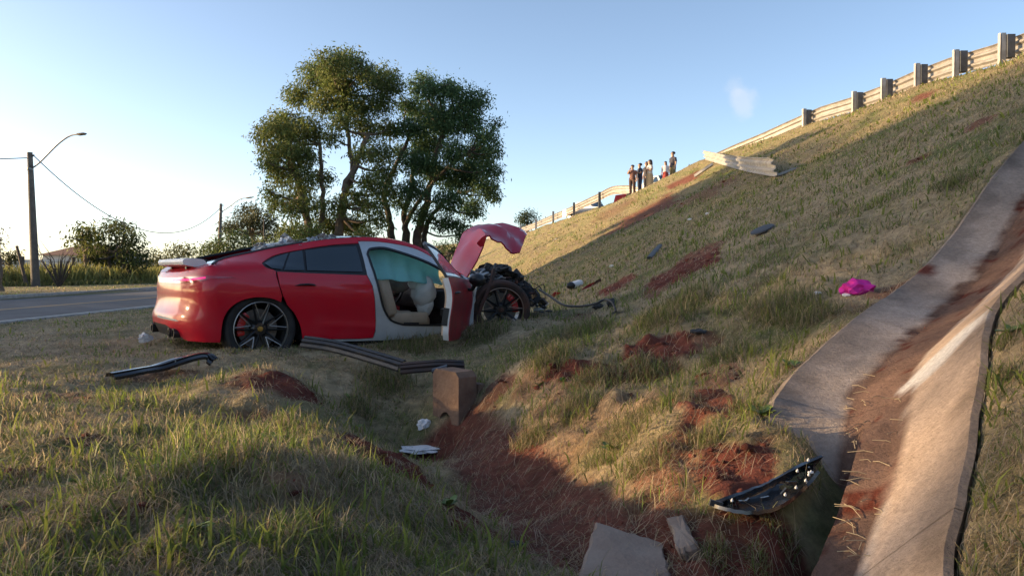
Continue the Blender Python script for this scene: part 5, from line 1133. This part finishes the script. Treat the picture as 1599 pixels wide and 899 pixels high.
# ================================================================== PEOPLE ON THE EMBANKMENT
M_skin = mat('skin', (.42, .25, .17), .55); M_hair = mat('dark hair', (.018, .013, .010), .6)
M_eye = mat('eye', (.03, .02, .02), .3)
def cmat(n, c): return mat(n, c, .85, var=.12, scale=12, bump=.2, bscale=60)
def person(px, py, Y, h, face, label, top, bottom, bstyle, arms='down', hair='short', sex='m', group='onlookers by the guard rail'):
    p0 = at(px, py, Y); o = empty('person', tuple(p0), face); tag(o, label, 'person', group); o['note'] = ''; del o['note']
    h = h * 1.08; o.scale = (1.16, 1.16, 1); s = h / 1.75; k = 1.0 if sex == 'm' else .88
    V = []; E_ = []; Rr = []
    def v(p, r, par=None):
        V.append(tuple(np.array(p) * s)); Rr.append(r * s if not np.ndim(r) else (r[0] * s, r[1] * s))
        if par is not None: E_.append((par, len(V) - 1))
        return len(V) - 1
    pel = v((0, 0, .94), (.15 * k, .11)); wst = v((0, 0, 1.10), (.13 * k, .10), pel); ch = v((0, .01, 1.30), (.165 * k, .115), wst); nk = v((0, .0, 1.48), .058, ch); 
    jw = v((0, -.02, 1.57), .075, nk); hd = v((0, -.01, 1.65), (.085, .10), jw); cr = v((0, .01, 1.725), .06, hd)
    hands = []
    for sd_ in (-1, 1):
        hp = v((.085 * sd_, 0, .88), .088, pel); kn = v((.10 * sd_, -.015, .48), .058, hp); an = v((.105 * sd_, .02, .08), .04, kn); v((.115 * sd_, -.16, .03), .034, an)
        sh = v((.19 * sd_ * k, 0, 1.42), .06, ch)
        if arms == 'fold' or (arms == 'one' and sd_ > 0): el = v((.25 * sd_ * k, -.04, 1.15), .043, sh); hn = v((-.02 * sd_, -.20, 1.20 + .05 * sd_), .034, el); hands.append((V[hn], V[el]))
        elif arms == 'face' and sd_ < 0: el = v((.22 * sd_ * k, -.16, 1.22), .043, sh); hn = v((.06 * sd_, -.20, 1.46), .033, el); hands.append((V[hn], V[el]))
        else: el = v((.24 * sd_ * k, .02, 1.13), .042, sh); hn = v((.25 * sd_ * k, -.05, .87), .032, el); hands.append((V[hn], V[el]))
    me = bpy.data.meshes.new('body'); me.from_pydata(V, E_, []); b = link_mesh('body', me, M_skin, o)
    sk = b.modifiers.new('skin', 'SKIN'); b.modifiers.new('sub', 'SUBSURF').levels = 1; b.modifiers['sub'].render_levels = 2; sk.use_smooth_shade = True
    for i, r in enumerate(Rr): me.skin_vertices[0].data[i].radius = (r, r) if not np.ndim(r) else r
    me.skin_vertices[0].data[0].use_root = True
    for (hp, ep) in hands:
        hp = np.array(hp); d = hp - np.array(ep); d /= np.linalg.norm(d); sd2 = np.cross(d, [0, 0, 1.0]); sd2 /= np.linalg.norm(sd2) + 1e-9; b_ = MB()
        for q in range(4): b_.tube([hp + d * .03 + sd2 * (q - 1.5) * .02 * s, hp + d * (.10 + .012 * (q in (1, 2))) * s + sd2 * (q - 1.5) * .022 * s, hp + d * .13 * s + sd2 * (q - 1.5) * .02 * s + np.array([0, -.02, 0])], [.011, .010, .007], 6)
        b_.tube([hp + sd2 * .03 * s, hp + sd2 * .055 * s + d * .05 * s, hp + sd2 * .05 * s + d * .08 * s], [.012, .011, .008], 6); b_.build('fingers', M_skin, o)
    b_ = MB(); b_.blob((0, -.105 * s, 1.64 * s), (.013, .022, .02), 1, .05, 1); b_.build('nose', M_skin, o)
    for sd_ in (-1, 1): b_ = MB(); b_.blob((.034 * sd_ * s, -.092 * s, 1.665 * s), (.012, .008, .008), 1, 0, 1); b_.build('eye', M_eye, o)
    b_ = MB(); b_.blob((0, -.09 * s, 1.595 * s), (.025, .008, .006), 1, 0, 1); b_.build('mouth', cmat('lips', (.28, .1, .09)), o)
    b_ = MB(); b_.blob((0, .025 * s, 1.70 * s), (.098 * s, .105 * s, .085 * s), 2, .06, 2)
    if hair == 'long': b_.blob((0, .075 * s, 1.54 * s), (.10 * s, .06 * s, .19 * s), 3, .1, 2)
    b_.build('hair', M_hair, o)
    def loft(name, rings, m, n=14):
        bb = MB(); Vv = []; 
        for z, rx, ry, yo in rings:
            for q in range(n): a = 2 * math.pi * q / n; Vv.append(np.array([math.cos(a) * rx, math.sin(a) * ry + yo, z]) * s)
        bb.add(Vv, [(i * n + q, i * n + (q + 1) % n, (i + 1) * n + (q + 1) % n, (i + 1) * n + q) for i in range(len(rings) - 1) for q in range(n)]); return bb.build(name, m, o, sharp=70)
    mt = cmat('top cloth', top); mb = cmat('lower cloth', bottom)
    b_ = loft('shirt', [(.90, .185 * k, .135, 0), (1.0, .18 * k, .13, 0), (1.12, .165 * k, .125, 0), (1.28, .20 * k, .145, .01), (1.40, .205 * k, .13, .01), (1.46, .13 * k, .085, .0), (1.49, .075, .07, 0)], mt)
    for i, (hp, ep) in enumerate(hands):
        sd_ = (-1, 1)[i]; a = np.array((.18 * sd_ * k, 0, 1.42)) * s; e = np.array(ep); b2 = MB(); b2.tube([a, a + (e - a) * .35, a + (e - a) * .75], [.075 * s, .068 * s, .066 * s], 10, caps=False); b2.build('sleeve', mt, o)
    if bstyle == 'skirt': loft('skirt', [(1.02, .17 * k, .13, 0), (.90, .20 * k, .16, 0), (.6, .21 * k, .18, 0), (.3, .225 * k, .20, 0), (.10, .235 * k, .21, 0)], mb)
    else:
        for sd_ in (-1, 1):
            b2 = MB(); b2.tube([np.array(q) * s for q in ((.07 * sd_, 0, .98), (.09 * sd_, 0, .86), (.10 * sd_, -.012, .5), (.105 * sd_, .015, .09 if bstyle == 'trousers' else .42))], [.115 * s, .105 * s, .078 * s, .066 * s], 12, caps=False); b2.build('trouser_leg', mb, o)
    for sd_ in (-1, 1): b2 = MB(); b2.rbox(np.array((.112 * sd_, -.06, .04)) * s, (.09 * s, .27 * s, .08 * s), .025 * s); b2.build('shoe', M_black, o)
    return o
person(1050.5, 287.5, 44.6, 1.70, R_(-70), 'tall man in dark navy tee shirt and khaki trousers, rightmost person on embankment', (.035, .035, .055), (.22, .19, .09), 'trousers', 'down')
person(1039, 290.5, 44.2, 1.28, R_(-20), 'child in white top and red skirt beside the tall man', (.62, .56, .55), (.30, .045, .035), 'skirt', 'down', 'long', 'f')
person(1014.5, 299, 44.5, 1.66, R_(-75), 'woman in white blouse and long tan skirt standing among the onlookers', (.60, .54, .48), (.50, .36, .20), 'skirt', 'fold', 'long', 'f')
person(1009.5, 300, 45.3, 1.62, R_(-60), 'dark clothed person mostly hidden behind the woman in the tan skirt', (.03, .03, .04), (.03, .03, .045), 'trousers', 'down', 'long', 'f')
person(999, 302, 44.6, 1.58, R_(-80), 'man in navy shirt and dark trousers left of the tan skirted woman', (.025, .03, .055), (.022, .028, .06), 'trousers', 'one')
person(987.5, 304, 44.4, 1.55, R_(-30), 'person in brown top with hand raised to face, leftmost of the onlookers', (.16, .075, .06), (.05, .03, .03), 'trousers', 'face', 'short', 'f')

# ================================================================== CARS ON THE HIGHWAY
M_wcar = paint('white car paint', (.62, .60, .56), .3)
def parked_car(loc, rz, label, door=True):
    t = empty('parked_car', loc, rz); tag(t, label, 'car', 'cars stopped on the highway')
    prof = [(-2.1, .35), (-2.12, .62), (-2.0, .88), (-1.35, .95), (-.75, 1.38), (.35, 1.42), (1.0, .98), (1.85, .86), (2.1, .65), (2.1, .33)]
    def shell(name, pr, w0, m, inset=0):
        n = len(pr); V = []
        for w in (-1, 1): V += [(x, w * (w0 - .22 * max(0, (z - .92)) / .45), z) for x, z in pr]
        bb = MB(); tri = delaunay_2d_cdt([Vector(p) for p in pr], [(i, (i + 1) % n) for i in range(n)], [list(range(n))], 1, 1e-6)[2]
        bb.add(V, [tuple(f) for f in tri] + [tuple(i + n for i in f[::-1]) for f in tri] + [(i + n, (i + 1) % n + n, (i + 1) % n, i) for i in range(n)]); return bb.build(name, m, t, sharp=25)
    shell('body', prof, .85, M_wcar)
    for sd_ in (-1, 1):
        for pts in ([(-.72, 1.02), (-.52, 1.32), (-.05, 1.35), (-.05, .98)], [(.02, .98), (.02, 1.35), (.32, 1.34), (.78, .98)]):
            bb = MB(); V = [(x, sd_ * (.856 - .22 * max(0, (z - .92)) / .45), z) for x, z in pts] + [(x, sd_ * (.83 - .22 * max(0, (z - .92)) / .45), z) for x, z in pts]; bb.add(V, [(0, 1, 2, 3), (7, 6, 5, 4)] + [(i, i + 4, (i + 1) % 4 + 4, (i + 1) % 4) for i in range(4)]); bb.build('window', M_glass, t, smooth=False)
    bb = MB(); V = [(.42, -.62, 1.40), (.42, .62, 1.40), (.98, .74, 1.0), (.98, -.74, 1.0)]; bb.add([np.array(v) + [.012, 0, .012] for v in V] + [np.array(v) - [.02, 0, .02] for v in V], [(0, 1, 2, 3), (7, 6, 5, 4)] + [(i, i + 4, (i + 1) % 4 + 4, (i + 1) % 4) for i in range(4)]); bb.build('windscreen', M_glass, t, smooth=False)
    for x in (-1.3, 1.3):
        for sd_ in (-1, 1):
            w = MB(); w.lathe([(.2, .1), (.31, .09), (.31, -.09), (.2, -.1)], (x, sd_ * .78, .31), (0, 1, 0), 20); wo = w.build('wheel', M_rub, t); w = MB(); w.lathe([(0, .06 * sd_), (.2, .09 * sd_), (.2, 0)], (x, sd_ * .78, .31), (0, 1, 0), 16); w.build('rim', M_rims, wo)
    for sd_ in (-1, 1): bb = MB(); bb.rbox((2.06, sd_ * .6, .70), (.1, .32, .14), .03); bb.build('headlight', M_lens, t); bb = MB(); bb.rbox((-2.07, sd_ * .62, .78), (.1, .28, .14), .03); bb.build('tail_light', M_lampr, t)
    if door:
        d = empty('open_door', (.8, .86, 0), R_(62), t); bb = MB(); bb.box((-.5, 0, .65), (1.0, .06, .62)); bb.build('door_skin', M_wcar, d, smooth=False)
        fr = MB(); fr.tube([(-.98, 0, .96), (-.9, 0, 1.38), (-.3, 0, 1.40), (-.02, 0, .97)], .025, 6); fr.build('window_frame', M_black, d); gl = MB(); gl.add([(-.96, 0, .96), (-.88, 0, 1.37), (-.3, 0, 1.38), (-.04, 0, .97)], [(0, 1, 2, 3)]); gl.sheet([[(-.96, .01, .96), (-.04, .01, .97)], [(-.88, .01, 1.37), (-.3, .01, 1.38)]]); gl.build('window_pane', M_dglass, d, smooth=False)
    return t
c1 = at(915, 333, 59.5); parked_car((float(c1[0]) + .25, 59.5, float(c1[2]) - .55), math.atan2(-.6, .5) , 'white car with its door open, stopped behind the buckled guard rail')
c2 = at(1022, 292, 49.5); parked_car((float(c2[0]) + .55, 49.5, float(c2[2]) - .75), math.atan2(-.9, .35), 'pale car almost hidden behind the onlookers', door=False)

# ================================================================== WRECKAGE AND LITTER
M_redp = mat('red bumper plastic', (.42, .015, .03), .35, coat=.3, var=.1, scale=6)
M_gloss = mat('glossy black plastic', (.012, .012, .014), .22, coat=.6, bump=.12, bscale=10)
M_blk2 = mat('dusty black plastic', (.022, .024, .028), .5, col2=(.05, .045, .042), scale=7, bump=.15, bscale=20)
M_rust = mat('mud stained trim', (.06, .032, .025), .7, col2=(.025, .024, .026), scale=8)
M_paper = mat('white paper', (.72, .72, .73), .8, var=.06, scale=10, bump=.3, bscale=14, bdist=.02)
def trim(name, pts, w, th, m, label, cat, up=(0, 0, 1), prof=None, parent=None):
    pr = prof or [(-.5, 0), (-.45, .6), (-.25, .75), (-.2, .3), (-.12, .3), (-.08, .9), (.12, .95), (.16, .4), (.24, .4), (.3, .7), (.46, .45), (.5, 0)]
    P_ = catmull(pts, 6); rows = []
    for i, p in enumerate(P_):
        t = P_[min(i + 1, len(P_) - 1)] - P_[max(0, i - 1)]; t = t / np.linalg.norm(t); s_ = np.cross(t, up); s_ /= np.linalg.norm(s_); u_ = np.cross(s_, t)
        rows.append([p + s_ * a * w + u_ * b * th for a, b in pr])
    b = MB(); b.sheet(rows, .008); o = b.build(name, m, parent, sharp=20)
    if label: tag(o, label, cat)
    return o
trim('sill_trim', [at(474, 534, 7.05), at(520, 541, 6.95), at(575, 556, 6.75), at(628, 572, 6.55)], .12, .04, M_blk2, 'long black side sill trim lying below the car doors', 'trim', up=(0, -.75, .66))
trim('sill_trim', [at(626, 576, 6.5), at(660, 573, 6.5), at(690, 571, 6.5), at(724, 572, 6.55)], .105, .035, M_rust, 'mud stained broken length of sill trim resting above the culvert', 'trim', up=(0, -.75, .66))
trim('trim_scrap', [at(676, 584, 6.42), at(690, 580, 6.42), at(700, 577, 6.42)], .08, .04, M_gloss, 'small bent black plastic scrap on top of the culvert headwall', 'plastic scrap', up=(0, -.6, .8))
def on(px, py, dz=0):
    p = gp(px, py); return p + np.array([0, 0, dz])
bs = [on(172, 601, .05), on(205, 596, .055), on(245, 589, .06), on(282, 580, .075), on(318, 574, .085), on(334, 575, .05)]
bso = trim('bumper_strip', bs, .095, .045, M_gloss, 'black plastic bumper strip with shiny clips lying in sunlit grass at left', 'bumper strip', up=(0, -.5, .86))
for k in (.38, .58, .78):
    p = catmull(bs, 6)[int(k * 30)]; b_ = MB(); b_.box(p + np.array([0, -.03, .02]), (.02, .012, .025)); b_.build('clip', M_alu, bso, smooth=False)
# crescent of underbody plastic on the soil beside the drain
up_ = [(1110, 785), (1135, 777), (1165, 766), (1200, 752), (1235, 733), (1262, 720), (1284, 711)]; lo_ = [(1112, 788), (1140, 796), (1172, 800), (1205, 796), (1232, 783), (1258, 760), (1279, 735)]
YU = np.linspace(2.72, 2.96, 7); YL = np.linspace(2.70, 2.80, 7)
gy = lambda p, y: min(y, gp(*p)[1] - .07)
A = catmull([at(*p, gy(p, y) + .01) for p, y in zip(up_, YU)], 6); B = catmull([at(*p, gy(p, y) - .02) for p, y in zip(lo_, YL)], 6)
rows = []
for i, (a, b) in enumerate(zip(A, B)):
    rows.append([a + (b - a) * k + np.array([0, .06, -.03]) * math.sin(math.pi * k) * min(1, i / 6) + np.array([0, 0, 1]) * .004 * mnoise(Vector((i * .6, k * 3, 2))) for k in np.linspace(0, 1, 9)])
b_ = MB(); b_.sheet(rows, .012); us = b_.build('undertray', M_gloss, None, sharp=40); tag(us, 'glossy black undertray fragment with white clips at the edge of the drain', 'undertray')
for (px, py) in [(1143, 781), (1245, 735), (1263, 741), (1266, 737), (1258, 750), (1243, 761), (1226, 772), (1262, 718)]:
    b_ = MB(); p = at(px, py, min(np.interp(px, [1110, 1284], [2.68, 2.84]), gp(px, py)[1] - .075) - .02); b_.rbox(p, (.008 + .012 * (px == 1266), .008, .008), .002); b_.lathe([(.002, 0), (.002, .009)], p, (0, -.3, 1), 6); b_.build('clip', M_paper, us)
for k in range(7):
    i = rnd.randrange(8, len(A) - 2); t = rnd.uniform(.2, .8); p = A[i] + (B[i] - A[i]) * t + np.array([0, .02, 0]); b_ = MB(); b_.box(p, (rnd.uniform(.015, .04), .012, rnd.uniform(.006, .014)), M=Matrix.Rotation(rnd.uniform(-1, 1), 3, 'Y')); b_.build('rib', M_gloss, us, smooth=False)
b_ = MB(); b_.box(at(1118, 786, gy((1118, 786), 2.69) - .02), (.045, .012, .020), M=Matrix.Rotation(.25, 3, 'Y')); b_.build('tip_pad', M_blk2, us, smooth=False)
def crumple(name, c, d, m, label, cat, seed, amp=.3):
    b = MB(); b.blob((0, 0, 0), d, seed, amp, 3, 2.2); o = b.build(name, m, None, sharp=30); o.location = c; tag(o, label, cat); return o
o_ = crumple('paper_tissue', on(662, 668, .03), (.055, .04, .045), M_paper, 'crumpled white paper square in the ditch beside the culvert', 'paper', 3)
crumple('white_cloth', on(660, 705, .02), (.165, .10, .026), M_paper, 'long flat white cloth on the ditch floor, nearer than the paper square', 'cloth', 5, .35)
crumple('plastic_bag', on(226, 537, .06), (.062, .045, .05), mat('plastic bag', (.62, .62, .64), .5, trans=.2), 'crumpled white plastic bag on the verge behind the car', 'plastic bag', 7, .4)
M_pink = mat('magenta fabric', (.62, .015, .30), .75, var=.15, scale=18, bump=.5, bscale=22)
crumple('pink_fabric', on(1339, 459, .04), (.105, .08, .055), M_pink, 'bright magenta fabric bundle on the slope beside the drain', 'fabric', 9, .38)
crumple('paper_scrap', on(1322, 464, .015), (.03, .025, .012), M_paper, 'tiny white scrap touching the magenta bundle', 'paper', 11)
crumple('paper_scrap', on(1277, 460, .012), (.028, .02, .012), M_paper, 'tiny pinkish white scrap left of the magenta bundle', 'paper', 13)
b_ = MB(); b_.lathe([(0, .008), (.11, .012), (.15, .006), (.155, -.006), (.0, -.01)], (0, 0, 0), (-.42, -.15, .9), 24); o_ = b_.build('plastic_disc', M_blk2, None, sharp=30); o_.location = on(1190, 364, .05); tag(o_, 'round dark plastic disc lying on the grassy slope', 'plastic disc')
b_ = MB(); p0, p1 = on(1014, 408, .06), on(1031, 391, .10); b_.tube([p0, (p0 + p1) / 2, p1], [.05, .06, .045], 8, flat=.5); o_ = b_.build('black_strip', M_blk2); tag(o_, 'short dark plastic strip on the slope above the scraped soil', 'plastic strip')
cn_ = on(896, 451, .07); cap = empty('washer_tank', tuple(cn_), .5); tag(cap, 'white plastic tank with a black end lying ahead of the wreck', 'tank')
b_ = MB(); b_.rbox((.07, 0, .02), (.24, .17, .15), .04, M=Matrix.Rotation(-.25, 3, 'Y')); b_.build('tank_body', M_paper, cap, sharp=60); b_ = MB(); b_.blob((-.09, -.03, .0), (.10, .09, .075), 4, .12, 2); b_.build('tank_end', M_black, cap)
def plate(name, pts, m, label, cat, th=.02):
    n = len(pts); P_ = [np.array(p) for p in pts]; b = MB(); b.add(P_ + [p + np.array([0, th, -th]) for p in P_], [tuple(range(n)), tuple(range(2 * n - 1, n - 1, -1))] + [(i, i + n, (i + 1) % n + n, (i + 1) % n) for i in range(n)]); o = b.build(name, m, None, smooth=False); tag(o, label, cat); return o
def pl(L, dz=.06):
    Yc = gp(*np.mean(L, axis=0))[1]; return [at(px, py, Yc - .05 + .02 * i) + np.array([0, 0, dz * .3]) for i, (px, py) in enumerate(L)]
plate('red_fragment', pl([(861, 462), (866, 457), (876, 458), (879, 463), (870, 466)]), M_redp, 'small red body fragment left of the white tank', 'fragment')
plate('red_fragment', pl([(908, 453), (918, 446), (930, 441), (931, 444), (920, 451), (911, 456)]), M_redp, 'long thin red fragment right of the white tank', 'fragment')
plate('mud_flap', pl([(924, 449), (930, 440), (938, 436), (939, 440), (933, 447)]), M_mud, 'muddy maroon flap at the tip of the thin red fragment', 'fragment')
plate('grey_fragment', pl([(951, 494), (958, 489), (974, 488), (972, 492), (960, 495)]), M_alu, 'pale grey metal fragment in front of the grass tussock', 'fragment')
crumple('black_fragment', on(934, 482, .03), (.07, .05, .05), M_black, 'black lump at the end of the loose cable', 'fragment', 21); crumple('black_fragment', on(956, 479, .04), (.07, .05, .06), M_black, 'black cone shaped lump beside the pale grey fragment', 'fragment', 22)
w = MB(); w.tube(catmull([at(842, 452, 9.2), at(858, 462, 8.9), at(880, 476, 8.6), at(905, 478, 8.5), at(930, 474, 8.4), at(944, 468, 8.4), at(956, 472, 8.3), at(962, 486, 8.2)], 6), .013, 6); o_ = w.build('loose_cable', M_black); tag(o_, 'loose black cable trailing from the crushed front across the grass', 'cable')
crumple('blue_scrap', on(1090, 524, .03), (.06, .03, .02), M_blk2, 'blue grey plastic chip on the bare soil of the bank', 'fragment', 31)
crumple('dark_fragment', on(1426, 446, .015), (.05, .028, .018), M_mud, 'flat maroon fragment on the upper concrete edge of the drain', 'fragment', 32)
crumple('dark_fragment', on(805, 855, .015), (.03, .016, .012), M_blk2, 'dark scrap at the near end of the earth channel', 'fragment', 33)
for px, py, lb in [(1077, 344, 'tiny white scrap high on the slope above the dark strip'), (1105, 335, 'small pale fragment on the slope below the torn rail'), (868, 374, 'white scrap on the sunlit part of the slope'), (955, 417, 'small pale chip left of the dark strip')]: crumple('litter', on(px, py, .02), (.05, .035, .03), M_paper, lb, 'litter', px)
Yr = 47.2
plate('bumper_piece', [at(*p, Yr) for p in [(958, 316), (961, 305), (979, 302.5), (980, 310), (970, 315)]], M_redp, 'red bumper piece lying under the buckled rail by the onlookers', 'bumper', .1)
for k, (px, py, r) in enumerate([(984, 306, .22), (990, 303, .2), (978, 312, .16), (996, 300, .18)]): crumple('black_wreckage', at(px, py, 46.9), (r, r * .8, r * .7), M_black, ['black wreckage lump touching the red bumper piece', 'black wreckage lump at the feet of the leftmost onlooker', 'lowest black wreckage lump under the red bumper piece', 'black wreckage lump at the feet of the navy shirted man'][k], 'wreckage', 40 + k, .5)
# pebbly straw wisps in the drain
ws = MB()
for k in range(46):
    px, py = rnd.uniform(1318, 1415), rnd.uniform(590, 890); Y = None; d = ray(px, py); t = 1.5
    while t < 6:
        p = CAM + d * t; dd, sg, al = pdist(p[0:1], p[1:2], CHUTE)
        if p[2] < h0(p[0:1], p[1:2])[0] - .15: break
        t += .01
    c = CAM + d * t + np.array([0, 0, .012]); a = rnd.uniform(0, 6.28); L_ = rnd.uniform(.02, .06); v_ = np.array([math.cos(a), math.sin(a), .1]) * L_; ws.tube([c - v_, c + np.array([rnd.uniform(-.01, .01), 0, .008]), c + v_], .0014, 4)
o_ = ws.build('straw_wisps', mat('straw', (.34, .27, .17), .8)); tag(o_, 'dry straw wisps scattered over the drain floor', kind='stuff')

# broad leaved weeds
M_weed = mat('weed leaf', (.10, .17, .035), .55, col2=(.16, .22, .05), scale=20)
wp = [(548, 622, .9, 'by the upper ditch wall'), (560, 668, .7, 'low on the ditch wall'), (842, 604, .8, 'at the top of the bare bank face'), (878, 596, .7, 'right of the bank top weed'), (1186, 648, 1.2, 'against the upper end of the drain bank'), (955, 705, 1.1, 'in the middle of the bare bank'), (1235, 575, 1.0, 'on the grass beside the drain bank'), (1580, 520, 1.2, 'at the right edge beside the white stained concrete'), (420, 690, .9, 'on the near mound'), (120, 760, 1.0, 'in the left foreground'), (700, 790, .9, 'at the near end of the ditch'), (300, 830, 1.0, 'in the foreground below the mound')]
for i, (px, py, k, where) in enumerate(wp):
    c = gp(px, py); t = empty('weed_plant', tuple(c)); tag(t, 'small broad leaved green weed ' + where, 'weed', 'broad leaved weeds')
    for q in range(9):
        a = q * 2.4 + rnd.random(); L_ = rnd.uniform(.045, .085) * k * (c[1] / 4) ** .3; e = rnd.uniform(.3, 1.0); d_ = np.array([math.cos(a) * math.cos(e), math.sin(a) * math.cos(e), math.sin(e)]); s_ = np.array([-math.sin(a), math.cos(a), 0]) * L_ * .26
        rows = [[d_ * L_ * u_ + np.array([0, 0, -.25 * L_ * u_ * u_]) + s_ * w_ * v_ + np.array([0, 0, abs(v_) * .06 * L_]) for v_ in (-1, 0, 1)] for u_, w_ in ((0, .12), (.3, .8), (.6, 1), (.85, .6), (1, .05))]
        b_ = MB(); b_.sheet(rows); b_.build('leaf', M_weed, t)
